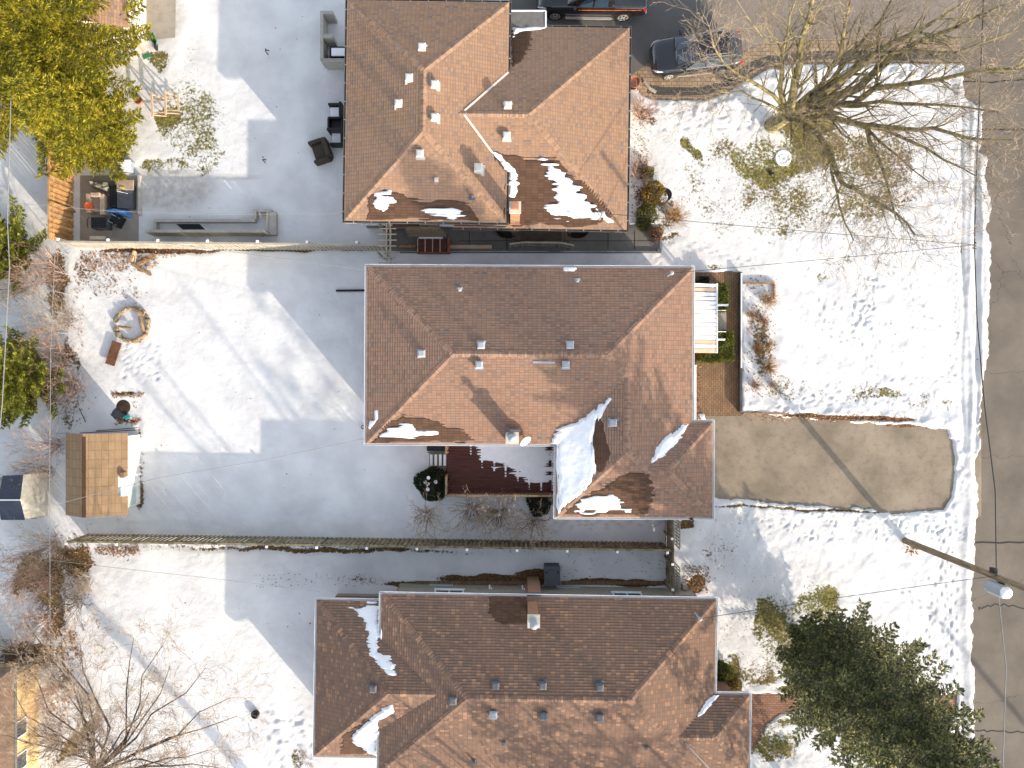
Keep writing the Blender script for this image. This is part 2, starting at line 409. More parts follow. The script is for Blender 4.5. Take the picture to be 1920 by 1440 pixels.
M_siding = simple('cream_siding', (.78,.70,.58), .7, .06, bump=.004)
M_sidy = simple('yellow_siding', (.58,.42,.20), .75, .15)
M_shedw = simple('shed_white_wall', (.76,.77,.74), .7, .06)
M_roofsl = simple('slate_blue_roof', (.03,.04,.07), .6, .25, scale=3, stretch=(1,8,1))
M_roofgr = simple('sunlit_pale_roof', (.42,.39,.33), .7, .25)  # paler than the dark slopes: sunlight is put into this colour
M_beige = simple('beige_metal', (.60,.44,.31), .5, .06, bump=.001)
M_membrane = simple('grey_membrane', (.17,.165,.16), .8, .15)
M_iron = simple('rusty_iron', (.16,.075,.04), .85, .4)
# ---------------- ground sheet
def axis(lo, hi, fine, step, fstep):
    a = [lo]; 
    while a[-1] < hi:
        st = fstep if fine[0] <= a[-1] < fine[1] else step
        a.append(a[-1] + st)
    out = []; d = step*2; x = a[-1]
    while x < 420: x += d; out.append(x); d *= 1.5
    pre = []; d = step*2; x = lo
    while x > -420: x -= d; pre.append(x); d *= 1.5
    return np.array(pre[::-1] + a + out)
xs = axis(-28.5, 28.5, (12.5, 25.6), .095, .06); ys = axis(-21.5, 21.5, (-21, 21), .075, .075)
GX, GY = np.meshgrid(xs, ys)
PX, PY = GX*S + 960, 720 - GY*S       # photograph pixels of the ground points
def wpoly(pts, z=0): return [P(a, b, z) for a, b in pts]
road_p = [(1812,-900),(1806,60),(1806,120),(1809,180),(1838,200),(1840,240),(1835,285),(1848,288),(1858,268),(1852,310),(1846,330),(1856,390),(1851,430),(1854,480),(1860,545),(1850,600),(1856,640),(1851,690),(1840,730),(1835,790),(1839,830),(1829,870),(1830,960),(1823,1010),(1822,1180),(1828,1300),(1830,1440),(1836,1700),(1830,2600),(2310,2600),(2310,-900)]
topdrive_p = [(955,-900),(955,140),(1182,150),(1202,176),(1226,188),(1318,188),(1348,180),(1400,152),(1442,130),(1484,121),(1600,119),(1700,119),(1812,119),(1815,-900)]
middrive_p = [(1325,772),(1396,772),(1480,784),(1600,793),(1690,800),(1774,806),(1785,830),(1789,870),(1785,920),(1770,957),(1700,962),(1500,946),(1400,938),(1325,932)]
brick_p = [(1296,510),(1386,510),(1389,775),(1296,775)]
side_p = [(725,420),(1236,420),(1236,471),(725,471)]
path_p = [(1395,1300),(1440,1301),(1510,1303),(1600,1302),(1795,1302),(1793,1336),(1600,1336),(1500,1331),(1462,1338),(1436,1360),(1418,1392),(1400,1420),(1390,1430)]
paved = [(road_p,.24),(topdrive_p,.06),(middrive_p,.16),(brick_p,.06),(side_p,.04),(path_p,.06)]
n1 = fbm(GX*1.3, GY*1.3, 3, 4) - .5; n2 = vn(GX*7, GY*7, 9) - .5
clear = np.full(GX.shape, -1e9)
for pl, amp in paved:
    clear = np.maximum(clear, sdf(wpoly(pl), GX, GY) + n1*amp*2.2 + n2*amp*.5)
melt = np.zeros(GX.shape); brown = np.zeros(GX.shape); dirt = np.zeros(GX.shape)
WX_ = 46*(fbm(GX*.9, GY*.9, 81, 4)-.5)*np.minimum(1, 1.0); WY_ = 46*(fbm(GX*.9, GY*.9, 91, 4)-.5)
SP_ = fbm(GX*.55, GY*.55, 97, 3)
def blob(px, py, rx, ry, s, b=0.0, rot=0.0, hard=.35):
    global melt, brown
    c, sn = math.cos(R(rot)), math.sin(R(rot))
    dx, dy = PX-px+WX_, PY-py+WY_
    u = (dx*c + dy*sn)/rx; v = (-dx*sn + dy*c)/ry
    if min(rx, ry) < 16: u = ((PX-px)*c + (PY-py)*sn)/rx; v = (-(PX-px)*sn + (PY-py)*c + .25*WY_)/ry
    f = min(s, .92 if min(rx, ry) > 16 else 1.1)*(1-sstep(hard, 1, np.hypot(u, v)))*(1 if min(rx, ry) < 16 else (.86+.5*np.clip((SP_-.3)/.4, 0, 1)))
    m = f > melt*.9
    brown = np.where(m & (f > .05), b, brown); melt = np.maximum(melt, f)
# big maple lawn
blob(1480,290,125,85,.80,.12); blob(1500,230,90,60,1.0,.3); blob(1430,300,110,90,.75); blob(1520,330,330,170,.60,.3); blob(1480,350,280,140,.52,.35,0,.6)
blob(1440,420,220,80,.45,.25); blob(1620,290,170,120,.5,.5); blob(1700,330,60,90,.55,.8); blob(1290,270,60,18,.75,0,60); blob(1310,300,40,20,.62,0,62); blob(1320,320,90,60,.45)
blob(1570,505,60,30,.55,.3); blob(1700,440,80,40,.35,.8)
blob(1240,400,60,70,.55,.7); blob(1200,330,24,110,.6,.8); blob(1215,230,30,70,.5,.9)
blob(1250,450,60,18,.7,.8)
# top-left yard
blob(350,215,75,135,.50,0,0,.5); blob(400,190,60,140,.36,0); blob(310,305,60,30,.66,0,0,.5); blob(380,300,80,45,.50); blob(300,110,30,30,.9,.2); blob(370,120,50,100,.42,.1); blob(310,215,34,34,.95,0)
blob(395,270,30,70,.5)
# mid right lawn edges
blob(1500,740,120,30,.45,.3); blob(1640,735,120,30,.5,.2); blob(1750,760,70,40,.5,.5); blob(1430,640,40,120,.55,.7); blob(1470,720,50,40,.5,.3)
blob(1590,783,200,9,1.0,1.0,2,.4); blob(1420,782,60,10,1.0,1.0,2,.4); blob(1700,800,80,8,.9,1,3,.4)
# left back yard leaf litter
blob(215,490,110,24,.50,.9,0); blob(180,520,70,45,.44,.9); blob(230,550,90,60,.38,.9); blob(300,470,200,9,1,.95,0,.3); blob(112,540,40,110,.62,.8); blob(125,720,42,150,.60,.8)
blob(560,468,250,7,1,.7,0,.3); blob(232,762,36,34,.5,.9); blob(234,738,32,5,1,1,0,.4); blob(240,790,32,5,1,1,0,.4); blob(220,778,26,22,.75,.9)
blob(263,925,14,50,.9,.6); blob(262,830,7,60,.8,.8); blob(200,985,60,18,.5,.8)
# left bottom yard
blob(600,1030,520,10,.85,.85,1,.2); blob(230,1028,70,26,.62,.8); blob(150,1050,60,50,.9,.75); blob(100,1130,40,130,.75,.7); blob(130,1250,30,160,.55,.95); blob(100,1340,40,60,.55,.9); blob(150,1380,110,22,1,.55,-42,.3)
blob(60,1230,90,50,.9,.7); blob(70,1080,70,60,.9,.7); blob(180,1170,50,60,.5,.8); blob(560,1420,24,40,.75,.5); blob(45,500,80,120,.4,.6)
# strip above bottom house
blob(930,1086,150,14,1.1,.85,1,.5); blob(1000,1076,50,14,1.0,.9,0,.5); blob(1160,1092,130,9,1.1,.85,1,.5); blob(700,1090,90,16,.6,.8); blob(760,1094,60,9,1,.8,0,.4); blob(1255,1070,14,40,.8,.6)
blob(1310,1098,30,20,1.1,.85,0,.5); blob(1290,985,30,22,.75,.7); blob(1145,1040,120,40,.3,.5); blob(860,1000,230,40,.28,.6)
# right bottom lawn
blob(1545,1145,52,66,.74,0); blob(1480,1200,66,40,.70,0); blob(1510,1170,125,100,.55,0,0,.5); blob(1530,1230,130,60,.85,.1); blob(1440,1180,70,110,.62,.1); blob(1420,1260,60,50,.6,.4); blob(1380,1250,30,45,.9,.2); blob(1500,1290,70,14,1,0,0,.4)
blob(1450,1380,90,70,.62,.15); blob(1520,1345,110,22,.95,.05); blob(1600,1180,90,60,.45,.3); blob(1400,1170,80,100,.40,.6); blob(1700,1400,130,70,.5); blob(1490,1100,90,60,.38,.5)
blob(1390,965,40,30,.45,0); blob(1500,954,330,5,.8,.7,2,.4); blob(1350,1040,60,80,.38,.8)
blob(1000,480,250,12,.35,.8); blob(1340,500,30,12,.6,.7); blob(1420,520,40,14,.55,.6)
blob(1307,730,10,60,1,1,0,.4)
melt += (sstep(-.10, .02, clear) * .0)
# dirt near road
road_d = sdf(wpoly(road_p), GX, GY)
dirt = np.clip(sstep(-1.35, -.2, road_d)*.45, 0, 1)*(PX > 1500)
dirt = np.maximum(dirt, .5*(1-sstep(6, 26, np.abs(PX-1806-(PY-700)*.0)))*(PY > 250)*(PY < 800)*sstep(.35,.7,fbm(GX*2,GY*.4,5)))
dirt = np.maximum(dirt, .85*(1-sstep(6, 16, np.abs(PX-1822)))*(PY > 1060))
dirt = np.maximum(dirt, .95*(1-sstep(.6, 1.15, np.hypot((PX-320)/95, (PY-352)/50)))*(PY > 320)*(PY < 450))
dirt = np.maximum(dirt, .75*(1-sstep(.6, 1.1, np.hypot((PX-300)/55, (PY-20)/90))))
dirt = np.maximum(dirt, .5*(1-sstep(.8, 1.1, np.hypot((PX-330)/170, (PY-333)/9))))
# height
th = .085
Z = th + .022*(fbm(GX*.8, GY*.8, 31, 3)-.5) + .010*(fbm(GX*3.1, GY*3.1, 37, 2)-.5)
Z += .05*(fbm(GX*2.2, GY*2.2, 41, 2)-.5)*sstep(1250, 1500, PX)
Z -= .05*np.clip(melt, 0, 1)
# ploughed edge and sidewalk ridges
edge = np.exp(-((road_d+.35)/.22)**2)*(PX > 1700); Z += .07*edge*(.4+fbm(GX*3, GY*1.2, 51, 3))
for cx, a in ((1803, -.07), (1816, .05), (1828, -.06), (1837, .05)):
    off = 14*(fbm(GX*.2, GY*.25, int(cx), 2)-.5)
    Z += a*np.exp(-((PX-cx-off)/3.6)**2)*(PY > 190)*(PY < 850)*(.5+.8*vn(GX, GY*.7, 61))
# shovelled mounds along the top drive
m = np.exp(-((sdf(wpoly(topdrive_p), GX, GY)+.5)/.35)**2)*(PX > 1230)*(PX < 1810); Z += .22*m*np.clip(fbm(GX*2.4, GY*2.4, 71, 3)-.38, 0, 1)*1.6
m = np.exp(-((sdf(wpoly(middrive_p), GX, GY)+.4)/.3)**2); Z += .15*m*np.clip(fbm(GX*2.4, GY*2.4, 73, 3)-.38, 0, 1)*1.6
# footprints
rnd = random.Random(5)
def foot(px, py, ang, sz=1.0, depth=.07, dk=.5):
    global Z, dirt
    c = P(px, py); L, Wd = .16*sz, .075*sz
    i0, i1 = np.searchsorted(xs, [c.x-.4, c.x+.4]); j0, j1 = np.searchsorted(ys, [c.y-.4, c.y+.4])
    gx, gy = GX[j0:j1, i0:i1]-c.x, GY[j0:j1, i0:i1]-c.y
    ca, sa = math.cos(R(ang)), math.sin(R(ang)); u = (gx*ca+gy*sa)/L; v = (-gx*sa+gy*ca)/Wd
    r2 = u*u+v*v
    Z[j0:j1, i0:i1] += -depth*.45*np.exp(-r2**1.5) + .008*np.exp(-((np.sqrt(r2)-1.6)/.4)**2)
    dirt[j0:j1, i0:i1] = np.maximum(dirt[j0:j1, i0:i1], dk*np.exp(-r2))
def trail(pts, step=.36, wd=.13, **kw):
    pp = [P(*q) for q in pts]; k = 0
    for a, b in zip(pp[:-1], pp[1:]):
        d = b-a; L = d.length; d.normalize(); n = Vector((-d.y, d.x, 0)); t = 0
        while t < L:
            c = a + d*t + n*wd*(1 if k % 2 else -1)*rnd.uniform(.6, 1.4); k += 1; t += step*rnd.uniform(.75, 1.25)
            foot(c.x*S+960, 720-c.y*S, math.degrees(math.atan2(d.y, d.x))+rnd.uniform(-18, 18), rnd.uniform(.8, 1.1), **kw)
trail([(1775,985),(1765,1080),(1778,1180),(1775,1300)], dk=.9, depth=.075); trail([(1787,1060),(1785,1180),(1790,1290)], dk=.95); trail([(1742,1080),(1750,1130),(1735,1200),(1745,1270)], dk=.7)
trail([(1690,1105),(1745,1150),(1785,1205)], dk=.8); trail([(1760,1000),(1770,1060)], dk=.7)
trail([(1535,560),(1540,610),(1570,635),(1600,610),(1635,560),(1620,520)], dk=.1); trail([(1777,480),(1785,560),(1790,660)], .45, dk=.9, sz=.7) if False else None
for k in range(46): foot(rnd.gauss(1612, 17), rnd.gauss(590, 26), rnd.uniform(0, 180), 1, .08, .1)
for k in range(14): foot(rnd.gauss(1632, 14), rnd.gauss(530, 10), rnd.uniform(0, 180), 1, .07, .1)
for k in range(30): foot(1783+rnd.gauss(0, 5)+k*.4, 400+k*11+rnd.uniform(-5, 5), 90, .55, .06, .85)
trail([(1450,770),(1520,745),(1600,735),(1680,715),(1790,708)], dk=.35); trail([(1500,760),(1590,750),(1660,720),(1640,690),(1620,660)], dk=.15)
for k in range(60): foot(rnd.uniform(1450, 1790), rnd.uniform(715, 775), rnd.uniform(0, 180), rnd.uniform(.6, 1), .05, rnd.choice([.1, .6]))
for k in range(70): foot(rnd.uniform(1480, 1790), rnd.uniform(500, 720), rnd.uniform(0, 180), rnd.uniform(.5, .9), .035, .05)
trail([(1650,480),(1700,540),(1740,600),(1800,620)], .5, dk=.1); trail([(1290,455),(1360,480),(1420,500)], .3, dk=.2)
for k in range(60): foot(rnd.uniform(1230, 1500), rnd.uniform(190, 245), rnd.uniform(0, 180), rnd.uniform(.7, 1.3), .09, .1)
for k in range(60): foot(rnd.uniform(1500, 1800), rnd.uniform(125, 165), rnd.uniform(0, 180), rnd.uniform(.8, 1.3), .07, .1)
for k in range(120): foot(rnd.uniform(1350, 1810), rnd.uniform(965, 1010), rnd.uniform(0, 180), rnd.uniform(.6, 1.2), .07, .2)
for k in range(90): foot(rnd.uniform(1480, 1790), rnd.uniform(330, 480), rnd.uniform(0, 180), rnd.uniform(.5, .9), .05, .1)
trail([(1010,985),(1100,980),(1180,975),(1240,985)], .33, dk=.8, depth=.05); trail([(1040,990),(1120,985),(1240,978)], .45, dk=.75, depth=.05)
trail([(870,952),(900,990)], .5, dk=.4)
for k in range(34): foot(rnd.uniform(230, 300), rnd.uniform(640, 720), rnd.uniform(20, 60), rnd.uniform(.8, 1.2), .06, .0)
for k in range(26): foot(rnd.uniform(900, 1280), rnd.uniform(478, 495), rnd.uniform(0, 180), 1, .05, .2)
for k in range(50): foot(rnd.uniform(500, 600), rnd.uniform(1330, 1440), rnd.uniform(0, 180), rnd.uniform(1, 1.8), .08, .05)
trail([(440,1290),(500,1305),(560,1330)], .2, wd=.04, sz=.4, dk=.3) if False else None
# clear the paved ground
k = sstep(.03, -.07, clear)      # 1 = lawn, 0 = paved
k = 1 - sstep(-.07, .03, clear)
Z = Z*k + (-.05)*(1-k)
far = np.maximum(np.abs(GX)/40, np.abs(GY)/35) > 1
ground = grid_mesh('ground', GX, GY, Z, M_ground, attrs=dict(melt=melt, brown=brown, dirt=dirt))
tag(ground, kind='structure')
def sheet(name, pts, z, mat, expand=0, kind='structure'):
    b = MB(); q = wpoly(pts); n = len(q)
    b.add([(v.x, v.y, z) for v in q], [tuple(range(n))[::-1]])
    o = b.build(name, mat); 
    me = o.data
    if me.polygons[0].normal.z < 0: me.flip_normals()
    return tag(o, kind=kind)
sheet('road', [(1795,-1500),(1795,3000),(2330,3000),(2330,-1500)], .002, M_road)
sheet('asphalt_driveway', [(1310,760),(1840,790),(1840,970),(1310,960)], .006, M_drive)
sheet('upper_driveway', [(930,-900),(930,160),(1182,175),(1230,200),(1400,200),(1500,140),(1796,135),(1796,-900)], .006, M_drive2)
# dark asphalt apron under the vehicles
sheet('dark_driveway_apron', [(955,-900),(955,145),(1184,150),(1212,120),(1240,110),(1300,100),(1345,80),(1338,40),(1334,0),(1340,-60),(1330,-900)], .012, asphalt('dark_apron_asphalt', (.115,.112,.11), (.15,.145,.14), False))
# curved paver walk along the drive
def ribbon(c, w0, w1):
    pts = [Vector((a, b)) for a, b in c]; L, Rr = [], []
    for i, p in enumerate(pts):
        d = (pts[min(i+1, len(pts)-1)] - pts[max(0, i-1)]).normalized(); n = Vector((-d.y, d.x)); L.append(p+n*w0); Rr.append(p+n*w1)
    return [tuple(v) for v in L + Rr[::-1]]
curve = [(1184,140),(1196,158),(1214,166),(1240,170),(1280,171),(1320,170),(1352,160),(1384,140),(1412,122),(1440,112),(1480,106),(1540,103),(1600,102),(1700,102),(1800,103)]
sheet('paver_walk', ribbon(curve, 20, -30), .016, M_pavers)
sheet('dark_paver_band', ribbon(curve[2:], 9, -7), .020, brickmat('dark_pavers', (.10,.09,.085), (.075,.07,.068), (.05,.045,.04), .28, .2, .012))
sheet('brick_walk', [(1290,505),(1389,505),(1392,780),(1290,780)], .010, M_pathbrick)
sheet('brick_path', [(1380,1290),(1800,1290),(1800,1345),(1380,1450)], .006, M_pathbrick2)
sheet('side_walkway', [(700,405),(1240,405),(1240,478),(700,478)], .006, M_conc)
# concrete gable paths and joints
b = MB()
for x in (880, 950, 1065, 1140, 1190): b.topbox(x-.6, 432, x+.6, 468, .004, .012)
b.topbox(860, 451, 1236, 452, .004, .012)
tag(b.build('walkway_joints', M_dark), kind='structure')
b = MB()
b.topbox(1236-3, 466, 1240, 474, 0, .14)
for (x0, y0, x1, y1) in ((750,472,1240,474.5),): b.topbox(x0, y0, x1, y1, 0, .13)
tag(b.build('walkway_kerb', M_conc), kind='structure')
# sealed seams on the road
def seam(pts, w=.035):
    b = MB(); q = [P(a, c, .006) for a, c in pts]
    for u, v in zip(q[:-1], q[1:]):
        d = (v-u).normalized(); n = Vector((-d.y, d.x, 0))*w
        b.add([u-n, v-n, v+n, u+n], [(0,1,2,3)])
    return b
b = MB()
def jit(pts, n=8, a=1.6, seed=1):
    r = random.Random(seed); out = []
    for (x0, y0), (x1, y1) in zip(pts[:-1], pts[1:]):
        for i in range(n): t = i/n; out.append((x0+(x1-x0)*t+r.uniform(-a, a), y0+(y1-y0)*t+r.uniform(-a, a)))
    out.append(pts[-1]); return out
for i, (pts, w_) in enumerate([([(1800,243),(2300,245)], .05), ([(1824,1017),(1960,1018),(2200,1014)], .045), ([(1834,1142),(1860,1134),(1890,1135),(1960,1145)], .03), ([(1830,1370),(1890,1372),(1960,1376),(2200,1370)], .035), ([(1800,155),(1960,150),(2200,158)], .04)]):
    s_ = seam(jit(pts, 8, 1.2 if i in (0,1) else 2.4, i), w_); b.add(s_.v, s_.f)
tag(b.build('road_seams', simple('tar_seam', (.035,.033,.03), .8, .2)), kind='structure')
# ---------------- hip roofed houses
def clip(poly, a, b, c, eps=1e-7):          # keep a*x+b*y+c >= 0   (poly: list of (x, y))
    out = []; n = len(poly)
    for i in range(n):
        p, q = poly[i], poly[(i+1) % n]
        fp, fq = a*p[0]+b*p[1]+c, a*q[0]+b*q[1]+c
        if fp >= -eps: out.append(p)
        if (fp > eps and fq < -eps) or (fp < -eps and fq > eps):
            t = fp/(fp-fq); out.append((p[0]+(q[0]-p[0])*t, p[1]+(q[1]-p[1])*t))
    return out
def area(p): return abs(sum(p[i][0]*p[(i+1)%len(p)][1]-p[(i+1)%len(p)][0]*p[i][1] for i in range(len(p))))/2 if len(p) > 2 else 0
class House:
    def __init__(s, label, pivot, rot, rects, wall_mat, shingle, gutter, name='brick_bungalow', course=.13, base=P(0,0)):
        # rects: (px0, py0, px1, py1, eave z, pitch, open sides) in photo pixels at eave height
        s.rot = R(rot); s.pv = P(pivot[0], pivot[1], 3.0); s.pv.z = 0
        s.ca, s.sa = math.cos(s.rot), math.sin(s.rot)
        s.rects = []
        for (a, b, c, d, z, p, op) in rects:
            u, v = P(a, d, z), P(c, b, z)
            s.rects.append((u.x-s.pv.x, u.y-s.pv.y, v.x-s.pv.x, v.y-s.pv.y, z, p, op))
        s.root = empty(name, (s.pv.x, s.pv.y, 0), label, 'house', rz=s.rot)
        s.course, s.mat, s.gm, s.wm = course, shingle, gutter, wall_mat
        s.build()
    def sides(s, r):          # (a, b, c, name): z = eave + pitch*(a x + b y + c)
        x0, y0, x1, y1, z, p, op = s.rects[r]
        return [q for q in ((1,0,-x0,'W'), (-1,0,x1,'E'), (0,1,-y0,'S'), (0,-1,y1,'N')) if q[3] not in op]
    def z1(s, r, x, y):
        x0, y0, x1, y1, z, p, op = s.rects[r]
        d = 1e9
        for a, b, c, nm in s.sides(r): d = np.minimum(d, a*x+b*y+c)
        ins = (x >= x0-1e-6)&(x <= x1+1e-6)&(y >= y0-1e-6)&(y <= y1+1e-6)
        return np.where(ins, z+p*d, -9)
    def zl(s, x, y):
        return np.maximum.reduce([s.z1(i, x, y) for i in range(len(s.rects))])
    def tol(s, wx, wy):
        dx, dy = wx-s.pv.x, wy-s.pv.y; return dx*s.ca+dy*s.sa, -dx*s.sa+dy*s.ca
    def tow(s, x, y): return s.pv.x+x*s.ca-y*s.sa, s.pv.y+x*s.sa+y*s.ca
    def zw(s, wx, wy): x, y = s.tol(np.asarray(wx, float), np.asarray(wy, float)); return s.zl(x, y)
    def on(s, px, py):        # photo pixel -> world point on the roof
        z = 3.6
        for k in range(12):
            p = P(px, py, z); zz = float(s.zw(p.x, p.y))
            if zz < 0: zz = 3.0
            z = .5*z+.5*zz
        return P(px, py, z)
    def uvat(s, x, y, r, side):
        x0, y0, x1, y1, z, p, op = s.rects[r]; k = math.sqrt(1+p*p)
        return {'W': (y, (x-x0)*k), 'E': (-y, (x1-x)*k), 'S': (x, (y-y0)*k), 'N': (-x, (y1-y)*k)}[side]
    def build(s):
        T = .028; mb = MB(); uvs = []
        s.roofmat_faces = 0
        for i, (x0, y0, x1, y1, z, p, op) in enumerate(s.rects):
            k = math.sqrt(1+p*p)
            for a, b, c, nm in s.sides(i):
                poly = [(x0,y0),(x1,y0),(x1,y1),(x0,y1)]
                for a2, b2, c2, nm2 in s.sides(i):
                    if nm2 != nm: poly = clip(poly, a2-a, b2-b, c2-c)
                    if len(poly) < 3: break
                if area(poly) < 1e-4: continue
                pieces = [poly]
                for j, (X0, Y0, X1, Y1, Zj, pj, opj) in enumerate(s.rects):
                    if j == i: continue
                    e = 1e-4 if j < i else -1e-4
                    hs = [(1,0,-X0),(-1,0,X1),(0,1,-Y0),(0,-1,Y1)]
                    for a2, b2, c2, nm2 in s.sides(j): hs.append((pj*a2-p*a, pj*b2-p*b, Zj+pj*c2-z-p*c+e))
                    new = []
                    for pc in pieces:
                        rest = pc
                        for (ha, hb, hc) in hs:
                            out = clip(rest, -ha, -hb, -hc) if (abs(ha)+abs(hb) > 1e-9 or hc < 0) else []
                            if abs(ha)+abs(hb) < 1e-9:
                                if hc < 0: new.append(rest); rest = []; break
                                continue
                            if area(out) > 1e-4: new.append(out)
                            rest = clip(rest, ha, hb, hc)
                            if area(rest) < 1e-4: rest = []; break
                    pieces = new
                # courses
                for pc in pieces:
                    rr = [a*q[0]+b*q[1]+c for q in pc]; cs = s.course/k
                    n0, n1 = int(math.floor(min(rr)/cs+1e-6)), int(math.ceil(max(rr)/cs-1e-6))
                    for n in range(n0, n1):
                        st = clip(clip(pc, a, b, c-n*cs), -a, -b, -c+(n+1)*cs)
                        if area(st) < 1e-5: continue
                        vs = []
                        for q in st:
                            run = a*q[0]+b*q[1]+c; f = 1-(run-n*cs)/cs
                            vs.append((q[0], q[1], z+p*run+T*max(0, min(1, f)))); uvs.append(s.uvat(q[0], q[1], i, nm))
                        base = len(mb.v); mb.add(vs, [tuple(range(len(vs)))], 0)
                        low = [q for q in st if abs(a*q[0]+b*q[1]+c-n*cs) < 1e-5]
                        if len(low) == 2:
                            q0, q1 = low; zz = z+p*n*cs
                            mb.add([(q0[0],q0[1],zz-.004),(q1[0],q1[1],zz-.004),(q1[0],q1[1],zz+T),(q0[0],q0[1],zz+T)], [(0,1,2,3)], 0)
                            for q in (q0, q1, q1, q0): uvs.append(s.uvat(q[0]-a*.03, q[1]-b*.03, i, nm))
        mb.uv = uvs
        # orientation: make upward faces point up
        s.roof = mb.build('roof', s.mat, s.root, world=False)
        me = s.roof.data
        flip = [pl.index for pl in me.polygons if pl.normal.z < -.01]
        if flip:
            import bmesh
            bm = bmesh.new(); bm.from_mesh(me); bm.faces.ensure_lookup_table()
            bmesh.ops.reverse_faces(bm, faces=[bm.faces[i] for i in flip]); bm.to_mesh(me); bm.free()
        s.caps(); s.eaves(); s.walls()
    def caps(s):
        mb = MB(); uvs = []; r = random.Random(3)
        for i, (x0, y0, x1, y1, z, p, op) in enumerate(s.rects):
            hx, hy = (x1-x0)/2, (y1-y0)/2; lines = []
            if not op:
                rr = min(hx, hy)
                c = [(x0,y0,1,1),(x1,y0,-1,1),(x1,y1,-1,-1),(x0,y1,1,-1)]
                for cx, cy, dx, dy in c: lines.append(((cx,cy),(cx+dx*rr,cy+dy*rr)))
                if hx > hy: lines.append(((x0+rr,y0+rr),(x1-rr,y0+rr)))
                else: lines.append(((x0+rr,y0+rr),(x0+rr,y1-rr)))
            else:
                rr = hy
                if 'W' in op:
                    lines += [((x1,y0),(x1-rr,y0+rr)),((x1,y1),(x1-rr,y1-rr)),((x0,y0+rr),(x1-rr,y0+rr))]
                if 'E' in op:
                    lines += [((x0,y0),(x0+rr,y0+rr)),((x0,y1),(x0+rr,y1-rr)),((x0+rr,y0+rr),(x1,y0+rr))]
            for (ax, ay), (bx, by) in lines:
                L = math.hypot(bx-ax, by-ay); n = max(1, int(L/.145)); dx, dy = (bx-ax)/L, (by-ay)/L; nx, ny = -dy, dx
                for k in range(n):
                    t0, t1 = k*L/n, (k+1)*L/n+.03
                    mx, my = ax+dx*(t0+t1)/2, ay+dy*(t0+t1)/2
                    zt = float(s.zl(np.array(mx), np.array(my)))
                    if zt > float(s.z1(i, np.array(mx), np.array(my)))+.01: continue
                    if zt < 0: continue
                    e1 = float(s.zl(np.array(mx+nx*.12), np.array(my+ny*.12))); e2 = float(s.zl(np.array(mx-nx*.12), np.array(my-ny*.12)))
                    if not (e1 < zt-.01 and e2 < zt-.01): continue
                    pts = []
                    W = .15; uo = r.uniform(0, 60)
                    for t, lift in ((t0, .036), (t1, .018)):
                        for sd_ in (-W, 0, W):
                            x, y = ax+dx*t+nx*sd_, ay+dy*t+ny*sd_
                            x_, y_ = min(max(x, x0), x1), min(max(y, y0), y1)
                            zz = float(s.z1(i, np.array(x_), np.array(y_)))
                            pts.append((x_, y_, zz+lift+r.uniform(0,.004)+(.006 if sd_ == 0 else 0))); uvs.append((uo+(.02 if t==t0 else .12), uo*3.1+.02+.1*(sd_+W)))
                    mb.add(pts, [(0,1,4,3),(1,2,5,4)])
                    nb = len(mb.v)
                    q = pts[:3]; mb.add(q + [(u[0],u[1],u[2]-.035) for u in q], [(3,4,1,0),(4,5,2,1)])
                    for _ in range(6): uvs.append((uo+.05, uo*3.1+.05))
        mb.uv_src = uvs
        # per-vertex uv -> per-loop
        loop = []
        for f in mb.f: loop += [uvs[v] for v in f]
        mb.uv = loop
        s.cap = mb.build('ridge_cap', s.mat, s.roof, world=False)
        if s.cap.data.polygons and sum(pl.normal.z for pl in s.cap.data.polygons) < 0: s.cap.data.flip_normals()
    def runs(s, i):
        x0, y0, x1, y1, z, p, op = s.rects[i]
        out = []
        for nm, (ax, ay, bx, by), (ox, oy) in (('S',(x0,y0,x1,y0),(0,-1)),('E',(x1,y0,x1,y1),(1,0)),('N',(x1,y1,x0,y1),(0,1)),('W',(x0,y1,x0,y0),(-1,0))):
            if nm in op: continue
            L = math.hypot(bx-ax, by-ay); n = int(L/.03); cur = None
            for k in range(n+1):
                t = min(1, (k+.5)/n); x, y = ax+(bx-ax)*t+ox*.02, ay+(by-ay)*t+oy*.02
                vis = k < n
                for j in range(len(s.rects)):
                    if j != i and float(s.z1(j, np.array(x), np.array(y))) > z-.06: vis = False
                    if j < i and vis:      # coincident eave of an earlier rectangle
                        xi, yi = x-ox*.03, y-oy*.03
                        if float(s.z1(j, np.array(xi), np.array(yi))) > z-.06: vis = False
                if vis and cur is None: cur = k/n
                if not vis and cur is not None:
                    if (k/n-cur)*L > .15:
                        out.append((nm, (ax+(bx-ax)*cur, ay+(by-ay)*cur), (ax+(bx-ax)*min(1,k/n), ay+(by-ay)*min(1,k/n)), (ox, oy), z))
                    cur = None
        return out
